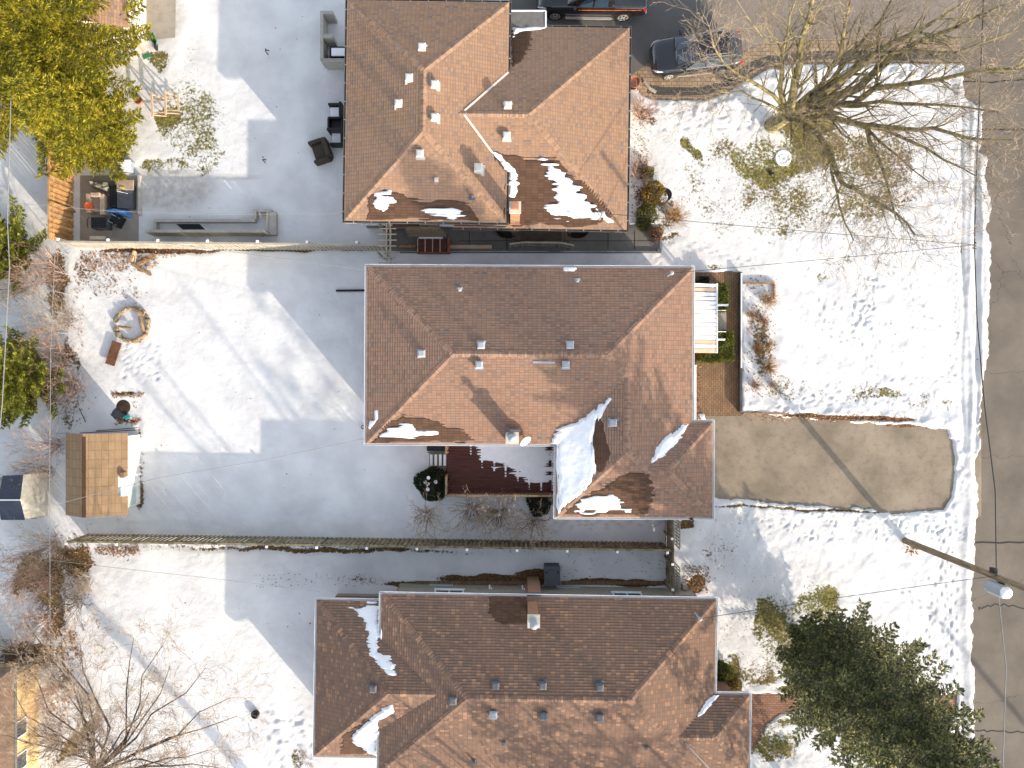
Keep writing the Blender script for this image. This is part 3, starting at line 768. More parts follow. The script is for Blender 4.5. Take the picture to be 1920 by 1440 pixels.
    def eaves(s):
        g = MB(); so = MB(); hk = g
        for i in range(len(s.rects)):
            for nm, a, b, o, z in s.runs(i):
                ax, ay = a; bx, by = b; ox, oy = o; W = .09
                dx, dy = (bx-ax), (by-ay); L = math.hypot(dx, dy); dx /= L; dy /= L
                e = W if True else 0
                A = (ax-dx*W*.98, ay-dy*W*.98); B = (bx+dx*W*.98, by+dy*W*.98)
                def wall(o0, o1, z0, z1, mb=g):
                    xs_ = [A[0]+ox*o0, B[0]+ox*o0, A[0]+ox*o1, B[0]+ox*o1]; ys_ = [A[1]+oy*o0, B[1]+oy*o0, A[1]+oy*o1, B[1]+oy*o1]
                    mb.box((min(xs_), min(ys_), z0), (max(xs_), max(ys_), z1))
                wall(.005, .022, z-.18, z-.005)            # fascia
                wall(.022, W, z-.12, z-.105)           # trough floor
                wall(W-.012, W, z-.105, z-.012)        # outer lip
                wall(W-.002, W+.016, z-.024, z-.004)
                wall(-.55, .005, z-.19, z-.172, so)            # soffit
                n = int(L/.85)
                for k in range(n):
                    t = (k+.5)*L/n; hk.cbox((ax+dx*t+ox*W*.55, ay+dy*t+oy*W*.55, z-.012), (.03 if abs(ox) < .5 else W, .03 if abs(oy) < .5 else W, .014), 0, 1)
        s.g = g.build('gutter', [s.gm, M_ventw], s.root, world=False); so.build('soffit', M_white if s.gm is M_white else M_siding, s.root, world=False)
    def walls(s):
        mb = MB(); fd = MB()
        for i, (x0, y0, x1, y1, z, p, op) in enumerate(s.rects):
            e = .42+i*.004
            X0, X1 = x0+(0 if 'W' in op else e), x1-(0 if 'E' in op else e)
            mb.box((X0, y0+e, .45), (X1, y1-e, z-.15)); fd.box((X0-.02, y0+e-.02, -.3), (X1+.02, y1-e+.02, .45))
        s.w = mb.build('wall', s.wm, s.root, world=False); s.f = fd.build('foundation', M_parge, s.root, world=False)
    def window(s, px, py, side, r, z0=1.1, wd=1.4, hh=1.2, door=False):
        # window centred where photo column/row px,py falls on that wall of rectangle r
        x0, y0, x1, y1, z, p, op = s.rects[r]; e = .42+r*.004
        wp = P(px, py, 2.0); lx, ly = s.tol(wp.x, wp.y)
        z0 = .12 if door else z0; hh = 2.05 if door else hh
        if side in 'NS':
            y = (y1-e) if side == 'N' else (y0+e); sg = 1 if side == 'N' else -1
            bx = lambda a, b, t0, t1, za, zb, mb: mb.box((lx+a, y+sg*t0, za), (lx+b, y+sg*t1, zb))
        else:
            x = (x1-e) if side == 'E' else (x0+e); sg = 1 if side == 'E' else -1
            bx = lambda a, b, t0, t1, za, zb, mb: mb.box((x+sg*t0, ly+a, za), (x+sg*t1, ly+b, zb))
        f, gl = MB(), MB()
        h = wd/2
        for a, b, za, zb in ((-h,-h+.07,z0,z0+hh),(h-.07,h,z0,z0+hh),(-h+.07,h-.07,z0,z0+.07),(-h+.07,h-.07,z0+hh-.07,z0+hh)): bx(a, b, -.02, .045, za, zb, f)
        if not door: bx(-.025, .025, -.02, .035, z0+.07, z0+hh-.07, f)
        bx(-h-.05, h+.05, .0, .09, z0-.06, z0-.003, f)
        fo = f.build('door' if door else 'window', M_white, s.root, world=False)
        bx(-h+.07, h-.07, -.02, .012, z0+.07, z0+hh-.07, gl)
        gl.build('door_panel' if door else 'pane', M_siding if door else M_glassw, fo, world=False)
    def vent(s, px, py, mat, sz=.36, h=.3, name='roof_vent'):
        p = s.on(px, py); p = P(px, py, p.z+h*.8); z = float(s.zw(p.x, p.y))
        mb = MB(); q = sz/2
        T = Matrix.Translation((p.x, p.y, z)) @ Matrix.Rotation(s.rot, 4, 'Z')
        mb.box((-q*.8,-q*.8,-.12), (q*.8,q*.8,h*.62), 0, T)
        mb.box((-q*1.25,-q*1.25,-.06), (q*1.25,q*1.25,-.02), 0, T)
        # flared cap with sloping top
        a, b_ = q*1.0, q*.62
        z0, z1_, z2 = h*.55, h*.82, h
        vs = [(-a,-a,z0),(a,-a,z0),(a,a,z0),(-a,a,z0),(-a,-a,z1_),(a,-a,z1_),(a,a,z1_),(-a,a,z1_),(-b_,-b_,z2),(b_,-b_,z2),(b_,b_,z2),(-b_,b_,z2)]
        mb.add([T @ Vector(v) for v in vs], [(3,2,1,0),(0,1,5,4),(1,2,6,5),(2,3,7,6),(3,0,4,7),(4,5,9,8),(5,6,10,9),(6,7,11,10),(7,4,8,11),(8,9,10,11)], 0)
        return mb.build(name, mat, s.roof)
    def pipe(s, px, py, mat, h=.4, r=.055):
        p = s.on(px, py); mb = MB(); z = p.z
        mb.tube([(p.x,p.y,z-.1),(p.x,p.y,z+h)], r, 10); mb.lathe((p.x,p.y,z), [(r*2.2,-.05),(r*2.0,.05),(r*1.1,.12)], 10)
        mb.cbox((p.x, p.y-.03, z+.0), (.3,.3,.03))
        return mb.build('vent_pipe', mat, s.roof)
    def patch(s, pts, name, mat, thick=.05, rag=.28, soft=.12, res=.045, ident=1, lift=.018, rect=None):
        q = [s.on(a, b) for a, b in pts]; loc = [s.tol(v.x, v.y) for v in q]
        lx = [v[0] for v in loc]; ly = [v[1] for v in loc]
        gx = np.arange(min(lx)-.5, max(lx)+.5, res); gy = np.arange(min(ly)-.5, max(ly)+.5, res)
        X, Y = np.meshgrid(gx, gy); Zr = s.zl(X, Y)
        # downslope coordinate for the ragged edge
        gz_y, gz_x = np.gradient(Zr, res); run = np.where(np.abs(gz_x) > np.abs(gz_y), X, Y); al = np.where(np.abs(gz_x) > np.abs(gz_y), Y, X)
        row = np.floor(run/(s.course*.93))
        d = sdf(loc, X, Y) + rag*(vn(al*1.6, row*7.31, ident)-.5)*1.6 + rag*.9*(fbm(X*1.7, Y*1.7, ident+3, 3)-.5) - .07*(np.abs((run/(s.course*.93)) % 1-.5) > .38)*(rag > .2)
        hh = thick*sstep(0, soft, d)*(.7+.6*fbm(X*2, Y*2, ident+9, 2)) + lift
        Zz = Zr + np.where(d > 0, hh, lift + np.clip(d, -.3, 0)*1.0)
        keep = (d > -.10) & (Zr > 0)
        Zz = np.where(Zr > 0, Zz, 1.0)
        kk = keep & (Zr > 0)
        # drop cells touching the outside of the roof
        bad = ~(Zr > 0)
        ny, nx = X.shape
        cell = (kk[:-1,:-1] | kk[:-1,1:] | kk[1:,1:] | kk[1:,:-1]) & ~(bad[:-1,:-1] | bad[:-1,1:] | bad[1:,1:] | bad[1:,:-1])
        idx = np.arange(nx*ny).reshape(ny, nx)
        qd = np.stack([idx[:-1,:-1], idx[:-1,1:], idx[1:,1:], idx[1:,:-1]], -1)[cell]
        if len(qd) == 0: return None
        used = np.unique(qd); rm = np.full(nx*ny, -1); rm[used] = np.arange(len(used)); qd = rm[qd]
        co = np.stack([X.ravel(), Y.ravel(), Zz.ravel()], -1)[used]
        me = bpy.data.meshes.new(name); me.from_pydata(co.tolist(), [], qd.tolist())
        if rect is not None:
            u, v = s.uvat(X, Y, rect[0], rect[1]); uu = np.stack([np.broadcast_to(u, X.shape).ravel(), np.broadcast_to(v, X.shape).ravel()], -1)[used][qd.ravel()]
            me.uv_layers.new(name='UVMap').data.foreach_set('uv', uu.astype(np.float32).ravel())
        me.polygons.foreach_set('use_smooth', [True]*len(me.polygons)); me.materials.append(mat); me.update()
        o = bpy.data.objects.new(name, me); link(o, s.roof); return o

hA = House('brown hip roofed brick bungalow at the top with brown gutters and pale square roof vents', (900,215), -.8,
    [(648.5,4,952,417,3.5,.33,''), (855,49,1178,427,2.6,.33,'W')], M_brick, M_sh_top, M_gutterb)
hB = House('hip roofed brick bungalow in the middle with a white awning and a dark red deck', (960,700), -.3,
    [(687,500.5,1298,832.5,3.25,.31,''), (1043,500.5,1298,969,3.25,.31,''), (1150,789,1337,969,3.25,.31,'W')], M_brick, M_sh_mid, M_white)
hC = House('dark brown hip roofed bungalow at the bottom with white gutters and a low side wing', (1026,1280), -.95,
    [(712,1118.5,1340,1455,3.25,.32,''), (1250,1296,1406,1438,3.25,.32,'W'), (592,1132,850,1424,2.55,.42,'E')], M_brick, M_sh_bot, M_white)
for x, y in ((791,88),(767,145),(747,193),(815,157),(815,219),(787,287),(952,197),(950,253)): hA.vent(x, y, M_ventw)
hA.vent(818,336, M_ventw, .2, .16); hA.pipe(885,368, M_ventd, .35)
for x, y in ((902,647),(898,684),(1069,647),(1061,684),(790,663),(1150,793)): hB.vent(x, y, M_galv)
hB.pipe(862,543, M_galv, .3); hB.pipe(1082,526, M_galv, .35)
for x, y in ((929,1287),(1018,1287),(1125,1290),(849,1315),(925,1341),(1020,1343),(1125,1346),(699,1292)): hC.vent(x, y, M_ventd if (x, y) != (925,1341) else M_galv)
hC.vent(945,1394, M_ventd, .18, .14); hC.vent(1213,1403, M_ventd, .18, .14); hC.pipe(889,1425, M_ventd, .35)
# big turbine box of house A
o = hA.vent(897,314, M_ventw, .42, .55)
# low snowy flashing trim at valleys
def flash(h, pts, w=.09, mat=M_siding):
    mb = MB(); q = [h.on(a, b) for a, b in pts]
    for u, v in zip(q[:-1], q[1:]):
        u = Vector(u)+Vector((0,0,.03)); v = Vector(v)+Vector((0,0,.03)); mb.beam(u, v, w, .03)
    return mb.build('valley_flashing', mat, h.roof)
flash(hA, [(871,216),(922,285)]); flash(hA, [(871,208),(953,136)]); flash(hC, [(1284,1392),(1330,1440)], .06, M_ventd)
# roof snow and wet shingles
hA.patch([(925,286),(940,287),(985,300),(1000,298),(1040,298),(1075,330),(1110,350),(1150,400),(1120,425),(950,420),(952,330)], 'wet_shingles', M_sh_wet, .003, .17, .05, ident=21, rect=(1,'S'), lift=.033)
hA.patch([(690,370),(720,355),(760,368),(800,378),(850,380),(880,385),(895,412),(690,414)], 'wet_shingles', M_sh_wet, .003, .17, .05, ident=22, rect=(0,'S'), lift=.033)
hA.patch([(957,57),(1000,57),(992,90),(975,120),(960,130)], 'wet_shingles', M_sh_wet, .003, .17, .05, ident=27, rect=(1,'N'), lift=.033)
hA.patch([(922,283),(940,290),(963,318),(972,345),(962,370),(955,368),(954,325)], 'roof_snow', M_snow, .09, .12, ident=1, lift=.046)
hA.patch([(1018,303),(1035,303),(1060,328),(1080,350),(1108,378),(1122,408),(1090,412),(1040,405),(1018,390),(1040,380),(1035,345)], 'roof_snow', M_snow, .08, .34, ident=2, lift=.046)
hA.patch([(1118,392),(1150,415),(1140,416),(1124,404)], 'roof_snow', M_snow, .06, .06, ident=3, lift=.046)
hA.patch([(706,368),(730,360),(738,378),(722,394),(700,396)], 'roof_snow', M_snow, .07, .2, ident=4, lift=.046)
hA.patch([(790,400),(815,388),(850,392),(878,402),(870,407),(820,407)], 'roof_snow', M_snow, .07, .22, ident=5, lift=.046)
hA.patch([(960,51),(1022,50),(1020,55),(975,60),(962,70)], 'roof_snow', M_snow, .12, .12, ident=6, lift=.046)
hB.patch([(1143,748),(1130,770),(1115,800),(1108,830),(1120,872),(1110,905),(1090,922),(1046,960),(1045,835),(1034,832),(1040,812),(1060,800),(1100,780)], 'roof_snow', M_snow, .10, .14, ident=7, lift=.046)
hB.patch([(1291,795),(1268,830),(1245,852),(1222,866),(1235,835),(1270,806)], 'roof_snow', M_snow, .09, .10, ident=8, lift=.046)
hB.patch([(1122,928),(1150,922),(1160,940),(1180,957),(1140,960),(1078,957),(1095,940)], 'roof_snow', M_snow, .05, .36, ident=9, lift=.046)
hB.patch([(760,788),(776,796),(775,806),(822,811),(800,819),(712,819),(740,803)], 'roof_snow', M_snow, .06, .22, ident=10, lift=.046)
hB.patch([(706,770),(709,785),(702,797),(693,802),(696,790),(703,788)], 'roof_snow', M_snow, .05, .12, ident=11, lift=.046)
hB.patch([(1060,503),(1078,503),(1078,508),(1060,507)], 'roof_snow', M_snow, .05, .1, ident=12, lift=.046)
hB.patch([(1180,882),(1215,890),(1225,925),(1215,964),(1050,967),(1085,935),(1150,905)], 'wet_shingles', M_sh_wet, .003, .17, .05, ident=23, rect=(1,'S'), lift=.033)
hB.patch([(1108,800),(1125,775),(1140,850),(1135,880),(1120,890)], 'wet_shingles', M_sh_wet, .003, .17, .05, ident=24, rect=(1,'W'), lift=.033)
hB.patch([(720,800),(755,780),(800,785),(870,810),(900,828),(700,829)], 'wet_shingles', M_sh_wet, .003, .17, .05, ident=28, rect=(0,'S'), lift=.033)
hC.patch([(660,1140),(690,1133),(711,1136),(711,1222),(728,1232),(740,1255),(752,1278),(742,1272),(720,1262),(700,1240),(693,1200),(680,1160)], 'roof_snow', M_snow, .07, .26, ident=13, lift=.046)
hC.patch([(735,1322),(736,1335),(722,1345),(709,1348),(709,1416),(690,1410),(662,1392),(660,1378),(680,1360),(700,1345),(720,1328)], 'roof_snow', M_snow, .10, .10, ident=14, lift=.046)
hC.patch([(1343,1299),(1348,1303),(1318,1336),(1309,1342),(1325,1315)], 'roof_snow', M_snow, .08, .05, ident=15, lift=.046)
hC.patch([(915,1118),(985,1121),(1010,1160),(980,1168),(945,1170),(918,1150)], 'wet_shingles', M_sh_wet, .003, .17, .05, ident=25, rect=(0,'N'), lift=.033)
hC.patch([(640,1414),(645,1375),(690,1350),(700,1370),(700,1412)], 'wet_shingles', M_sh_wet, .003, .17, .05, ident=26, rect=(2,'S'), lift=.033)
# windows and doors
for h, l in ((hA, [(700,417,'S',0),(850,417,'S',0),(1020,427,'S',1),(1120,427,'S',1),(1180,300,'E',1),(1180,140,'E',1),(650,120,'W',0),(650,300,'W',0),(750,10,'N',0)]),
             (hB, [(760,832,'S',0),(900,832,'S',0),(760,500,'N',0),(900,500,'N',0),(1120,500,'N',0),(687,600,'W',0),(687,740,'W',0),(1298,715,'E',0),(1120,968,'S',1)]),
             (hC, [(840,1118,'N',0),(1180,1118,'N',0),(1340,1200,'E',0),(600,1270,'W',2),(650,1132,'N',2)])):
    for px, py, sd_, r in l: h.window(px, py, sd_, r, wd=1.5)
hB.window(1298,600,'E',0, door=True, wd=1.0); hA.window(800,417,'S',0, door=True, wd=.95); hB.window(980,832,'S',0, door=True, wd=1.6); hC.window(1406,1340,'E',1, door=True, wd=1.0)
# garage doors
for h, r, px, py in ((hA,1,1178,240),(hB,2,1337,880)):
    x0, y0, x1, y1, z, p, op = h.rects[r]; e = .42+r*.004; wp = P(px, py, 1.2); lx, ly = h.tol(wp.x, wp.y); mb = MB()
    for k in range(4): mb.box((x1-e-.02, ly-1.25, .05+k*.5), (x1-e+.03, ly+1.25, .53+k*.5))
    mb.build('garage_door', M_siding, h.root, world=False)
# bottom house basement windows + meters on the north wall strip
x0, y0, x1, y1, z, p, op = hC.rects[0]; mb = MB()
for px in (825, 1067):
    wp = P(px, 1103, .9); lx, ly = hC.tol(wp.x, wp.y); yy = y1-.42
    mb2 = MB(); mb2.box((lx-.62, yy, .18), (lx+.62, yy+.05, .40)); mb2.build('basement_window', simple('pale_glass', (.45,.58,.62), .25, .1, bump=0), hC.root, world=False)
mb = MB(); yy = y1-.42
# pale rendered band that shows below the brick
mb.box((x0+.5, yy, .42), (x1-.5, yy+.012, 1.35)); mb.build('rendered_band', M_parge, hC.root, world=False)
mb = MB()
for px in (918, 980):
    wp = P(px, 1103, .9); lx, ly = hC.tol(wp.x, wp.y); mb.tube([(lx, yy+.02, .8), (lx, yy+.14, .8), (lx, yy+.16, .65)], .05, 8); mb.tube([(lx+.1, yy+.02, .9), (lx+.1, yy+.12, .9)], .035, 8)
mb.build('wall_exhaust', M_white, hC.root, world=False)

# chimneys
def chimney(h, x0, y0, x1, y1, ztop, z0, capmat, over, flue=True, kind=0):
    mb = MB(); a, b = P(x0, y0, ztop), P(x1, y1, ztop)
    X0, X1, Y0, Y1 = min(a.x,b.x), max(a.x,b.x), min(a.y,b.y), max(a.y,b.y)
    o = over
    mb.box((X0+o, Y0+o, z0), (X1-o, Y1-o, ztop-.1), 0); mb.box((X0, Y0, ztop-.1), (X1, Y1, ztop), 1)
    cx, cy = (X0+X1)/2, (Y0+Y1)/2
    if kind == 0: mb.box((cx-.16, cy-.12, ztop), (cx+.16, cy+.2, ztop+.18), 2)
    else:
        mb.tube([(cx,cy,ztop),(cx,cy,ztop+.42)], .12, 14, m=3); mb.lathe((cx,cy,ztop+.42), [(.13,0),(.2,.05),(.2,.09),(.13,.2),(.03,.25)], 14, m=3)
        mb.lathe((cx,cy,ztop), [(.19,0),(.19,.08),(.15,.12)], 14, m=3)
    return mb.build('chimney', [M_chimbrick, capmat, M_terra, M_galv], h.roof)
chimney(hA, 955, 377.5, 977, 399.5, 5.2, 1.0, M_capc, .04)
chimney(hB, 948, 806, 973, 832.5, 4.7, 2.0, M_capc, .03, kind=1)
mb = MB(); a = P(961, 806, 4.7); mb.box((a.x-.36, a.y-.10, 4.7), (a.x+.36, a.y+.02, 4.86)); mb.build('chimney_flashing', M_ventd, hB.roof)
chimney(hC, 989, 1153, 1012.5, 1178, 5.45, -.1, M_capc, .05, kind=1)
mb = MB(); a = P(1001, 1119, 3.2); mb.box((a.x-.34, a.y-.12, 2.9), (a.x+.34, a.y+.12, 3.25)); mb.build('chimney_flashing', M_ventd, hC.roof)
# exposed lower chimney breast outside the north wall
c = P(1001, 1100, 1.5); mb = MB(); mb.box((c.x-.31, c.y-.35, -.1), (c.x+.31, c.y+.12, 2.78)); mb.build('chimney_breast', M_chimbrick, hC.root)
# vent end stub on ridge of B
mb = MB(); a, b = hB.on(999, 679), hB.on(1040, 680); mb.beam(a+Vector((0,0,.03)), b+Vector((0,0,.03)), .09, .05); mb.build('ridge_flashing', M_galv, hB.roof)
# front bay sill of B
mb = MB(); mb.topbox(1299, 684, 1306, 786, .5, 2.0); mb.build('side_screen', M_white, hB.root)
# ---------------- fences
def fence(name, a, b, h, bw, gap, mat, postmat, label, cat='fence', seed=1, post_step=2.55, side=1, board_both=True, caps=True, lean=.02, group=None, horizontal=False):
    a, b = Vector(a), Vector(b); d = b-a; L = d.length; d.normalize(); n = Vector((-d.y, d.x, 0))*side
    root = empty(name, a, label, cat, group); r = random.Random(seed)
    pk, rl = MB(), MB()
    if horizontal:
        k = 0; z = .08
        while z < h-.05:
            t = 0
            while t < L:
                t1 = min(L, t+post_step); o = .03 if k % 2 else -.05
                pk.beam(a+d*t+n*o+Vector((0,0,z+bw/2)), a+d*t1+n*o+Vector((0,0,z+bw/2+r.uniform(-.01,.01))), .02, bw); t = t1
            z += bw+gap; k += 1
    else:
        t, k = 0, 0
        while t < L:
            o = (.03 if k % 2 else -.025) if board_both else .045
            hh = h + r.uniform(-.03, .02); c = a + d*t + n*o; tw = r.uniform(-lean, lean)
            T = Matrix.Translation(c) @ Matrix.Rotation(math.atan2(d.y, d.x)+r.uniform(-.03,.03), 4, 'Z') @ Matrix.Rotation(tw, 4, 'Y')
            pk.box((-bw/2,-.01,.04), (bw/2,.01,hh), 0, T); t += bw*(.80 if board_both else 1)+gap; k += 1
    pk.build('fence_boards', mat, root)
    for z in ((.35, h-.3) if not horizontal else ()): rl.beam(a+Vector((0,0,z)), b+Vector((0,0,z)), .04, .09)
    if not horizontal:
        rl.beam(a+Vector((0,0,h+.03)), b+Vector((0,0,h+.03)), .10, .035); rl.build('fence_rail', mat, root)
    t = 0
    while t <= L+.01:
        m = MB(); c = a+d*t-n*.10; m.cbox((c.x, c.y, h/2+.05), (.095,.095,h+.1), math.atan2(d.y, d.x), 0)
        if caps:
            m.cbox((c.x, c.y, h+.12), (.125,.125,.04), math.atan2(d.y, d.x), 1); m.cbox((c.x, c.y, h+.155), (.08,.08,.035), math.atan2(d.y, d.x), 1)
        m.build('fence_post', [postmat, M_snow], root); t += post_step
    return root
fence('wooden_fence', P(166,1001), P(1243,1017), 1.75, .135, .012, M_fenceg, M_fenceg, 'long mossy board fence with white capped posts above the bottom house', seed=2, side=1)
fence('wooden_fence', P(146,464), P(732,470), 1.5, .125, .006, M_fencep, M_fencep, 'long pale grey board fence running left from the arbor to the back corner', seed=3, side=-1, board_both=True)
fence('wooden_fence', P(139,130), P(139,462), 2.0, .15, .012, M_fenceo, M_fenceo, 'sunlit orange cedar fence beneath the big yellow green conifer', seed=4, side=-1, board_both=True, caps=False)
fence('wooden_fence', P(1248,950), P(1250,1098), 1.75, .14, .02, M_fenceg, M_fenceg, 'short side fence between the middle and bottom houses at the front', seed=5, side=1, horizontal=True, post_step=1.3)
# trellis gate section left of pole: little lattice panels in front of the fence
rt = empty('gate_lattice', P(1262,960), 'narrow white and grey lattice rail in front of the short side fence', 'lattice')
for y0, y1 in ((972,1022),(1056,1106)):
    m = MB(); a, b = P(1266, y0), P(1266, y1); m.beam(a+Vector((0,0,1.0)), b+Vector((0,0,1.0)), .06, .05); m.beam(a+Vector((0,0,.4)), b+Vector((0,0,.4)), .04, .05)
    k = a.copy()
    while k.y > b.y: m.box((k.x-.02, k.y-.03, 0), (k.x+.02, k.y+.03, 1.05)); k.y -= .17
    m.build('lattice_panel', M_fencep, rt)
# wire fence along the back
rt = empty('wire_fence', P(128,470), 'thin wire mesh fence among shrubs along the back of the middle yard', 'fence')
m = MB(); k = 0
for y in range(478, 812, 37):
    mm = MB(); c = P(130, y); mm.tube([c, c+Vector((0,0,1.2))], .02, 6); mm.build('fence_post', M_galv, rt)
for z in (.1,.35,.6,.85,1.15): m.beam(P(130,478)+Vector((0,0,z)), P(130,812)+Vector((0,0,z)), .003, .003)
for y in np.arange(478, 812, 5.5): c = P(130, y); m.beam(c+Vector((0,0,.1)), c+Vector((0,0,1.15)), .003, .003)
m.build('wire_mesh', M_greyp, rt)

# ---------------- middle house front: awning, deck
aw = empty('porch_awning', P(1298,600), 'white ribbed metal awning with beige end stripes over the middle house door', 'awning')
m = MB(); ya, yb = 531, 662; n = 16
for i in range(n):
    y0, y1 = ya+(yb-ya)*i/n, ya+(yb-ya)*(i+1)/n
    a, b = P(1299, y0, 2.75), P(1344.5, y1, 2.45); zz = .045 if i % 2 else 0
    ci = 1 if i in (1,3,12+1-0,) or i in (0,) and False else 0
    ci = 1 if i in (1,2,13,15) and i != 2 or i == 14 and False else 0
    for (u0, u1, z_) in ((0,.86,.03),(.86,1,.0)):
        Y0 = a.y+(b.y-a.y)*u0; Y1 = a.y+(b.y-a.y)*u1
        vs = [(a.x,Y0,2.75+z_),(b.x,Y0,2.45+z_),(b.x,Y1,2.45+z_),(a.x,Y1,2.75+z_)]; lo = [(x,y,z-.06) for x,y,z in vs]
        m.add(vs+lo, [(3,2,1,0),(4,5,6,7),(0,1,5,4),(1,2,6,5),(2,3,7,6),(3,0,4,7)], ci)
m.build('awning_sheet', [M_white, M_beige], aw)
m = MB(); m.topbox(1343.5, ya, 1346, yb, 2.36, 2.52); m.build('awning_fascia', M_white, aw)
for y in (575, 640):
    m = MB(); c = P(1362, y-4, 2.3); 
    m.topbox(1344, y-5, 1366 if y == 575 else 1360, y-2, 2.1, 2.3)
    m.build('awning_bracket', M_white, aw)
for y in (536, 657):
    m = MB(); c = P(1341, y, 2.4); m.box((c.x-.04,c.y-.04,.0),(c.x+.04,c.y+.04,2.4)); m.build('awning_post', M_white, aw)
st = empty('porch_steps', P(1350,606), 'pale concrete porch steps under the white awning', 'steps')
m = MB(); m.topbox(1300, 570, 1345, 632, 0, .45); m.topbox(1345.2, 580, 1354, 622, 0, .3); m.topbox(1354.2, 584, 1362, 618, 0, .15); m.build('step_slabs', M_patio, st)
rl = MB()
for y in (582, 622): rl.beam(P(1345, y, 1.2), P(1361, y, 1.0), .03, .03); rl.beam(P(1361, y, 0), P(1361, y, 1.0), .03, .03)
rl.build('hand_rail', M_white, st)
for y in (): pass
# low wall along the brick walk
m = MB(); m.topbox(1387, 510, 1392, 772, 0, .34); o = m.build('low_garden_wall', simple('dark_stone_wall', (.075,.07,.065), .9, .4, scale=5), bevel=.02); tag(o, 'long low dark stone wall between the brick walk and the snowy front bed', 'wall')
m = MB(); m.topbox(1389.2, 512, 1391.6, 690, .341, .37); o = m.build('snow_strip', M_snow); tag(o, 'thin line of snow lying on top of the low dark garden wall', 'snow')
m = MB(); m.topbox(1396, 529, 1453, 532, 0, .22); m.topbox(1451, 532, 1454, 560, 0, .22); m.topbox(1394, 773.5, 1480, 777, 0, .14)
o = m.build('bed_edging', M_leaf); tag(o, 'dark timber edging round the front flower bed right of the brick walk', 'edging')
# deck
D0 = P(838, 834, .6); D1 = P(1044, 926, .6)
dk = empty('timber_deck', (D0.x, D0.y, 0), 'dark red timber deck with patchy snow behind the middle house', 'deck', rz=0)
bd = MB(); y = D1.y; bw = .145; r = random.Random(4)
while y < D0.y+.35: bd.box((D0.x, y, .56), (D1.x, y+bw-.012, .6+r.uniform(-.002,.002))); y += bw
bd.build('deck_boards', M_deck, dk)
m = MB(); m.box((D0.x,D1.y-.02,.3),(D1.x,D1.y-.001,.58)); m.box((D0.x-.04,D1.y,.3),(D0.x-.001,D0.y+.3,.58)); 
for x in np.arange(D0.x+.1, D1.x, 1.2): m.box((x,D1.y+.05,-.1),(x+.1,D1.y+.15,.55))
m.build('deck_frame', M_deck, dk)
def rail(p, q, mat, root, z0=.6, h=.95, sp=.135, cap=.11):
    p, q = Vector(p), Vector(q); d = q-p; L = d.length; d.normalize(); m = MB()
    m.beam(p+Vector((0,0,h)), q+Vector((0,0,h)), cap, .035, 1); m.beam(p+Vector((0,0,.12)), q+Vector((0,0,.12)), .04, .07); m.beam(p+Vector((0,0,h-.07)), q+Vector((0,0,h-.07)), .04, .07)
    t = .05
    while t < L: c = p+d*t; m.cbox((c.x,c.y,p.z+(h)/2+.03), (.035,.035,h-.1), math.atan2(d.y,d.x)); t += sp
    for t in (0, L/2, L): c = p+d*t; m.cbox((c.x,c.y,p.z+h/2), (.09,.09,h), math.atan2(d.y,d.x))
    return m.build('railing', [mat, M_fence], root)
rail((D0.x+.05, D1.y+.05, .6), (D1.x-.1, D1.y+.05, .6), M_deckrail, dk); rail((D0.x+.05, D1.y+.05, .6), (D0.x+.05, D1.y+1.05, .6), M_deckrail, dk); rail((D0.x+.05, D0.y-.35, .6), (D0.x+.05, D0.y+.1, .6), M_deckrail, dk)
# snow on deck
res = .04; gx = np.arange(D0.x+.05, D1.x, res); gy = np.arange(D1.y+.1, D0.y+.1, res); X, Y = np.meshgrid(gx, gy)
pl = [P(a, b, .6) for a, b in ((893,820),(1036,820),(1036,910),(1005,912),(985,900),(970,888),(955,880),(940,874),(925,868),(905,860),(900,845),(893,838))]
row = np.floor((Y-D1.y)/bw); fr = ((Y-D1.y)/bw) % 1
dd = sdf([(v.x,v.y) for v in pl], X, Y) + .55*(vn(X*1.0+row*0, row*3.7, 5)-.5)*np.exp(-0*X) + .15*(fbm(X*3,Y*3,6,2)-.5) - .16*(np.abs(fr-.5) > .36) + .32*(np.abs(((X-D0.x)/.62) % 1-.5) > .40)
ZZ = .6+np.where(dd > 0, .03*sstep(0,.12,dd)+.004, np.clip(dd,-.3,0))
grid_mesh('snow_cover', X, Y, ZZ, M_snow, keep=dd > -.06, parent=dk)
# deck stairs
ds = empty('deck_stairs', P(822,860), 'short wooden stairs with snowy treads left of the red deck', 'stairs')
for i in range(4):
    m = MB(); x0 = 805+i*8.5; z = .12+i*.12; m.topbox(x0, 850, x0+7.4, 876, z-.04, z, 0); m.topbox(x0+1.2, 852, x0+6.2, 873, z+.001, z+.03, 1); m.build('tread', [M_fence, M_snow], ds)
m = MB(); 
for y in (848.3, 876.8): m.beam(P(803, y, .08), P(838, y, .56), .04, .16)
m.build('stringer', M_fence, ds)
# black barbecue under the eave, beside the stairs
m = MB(); m.topbox(800, 833, 838, 846, 0, .55); o = m.build('storage_box', M_dark, bevel=.05); tag(o, 'black box tucked under the eave above the small deck stairs', 'box')

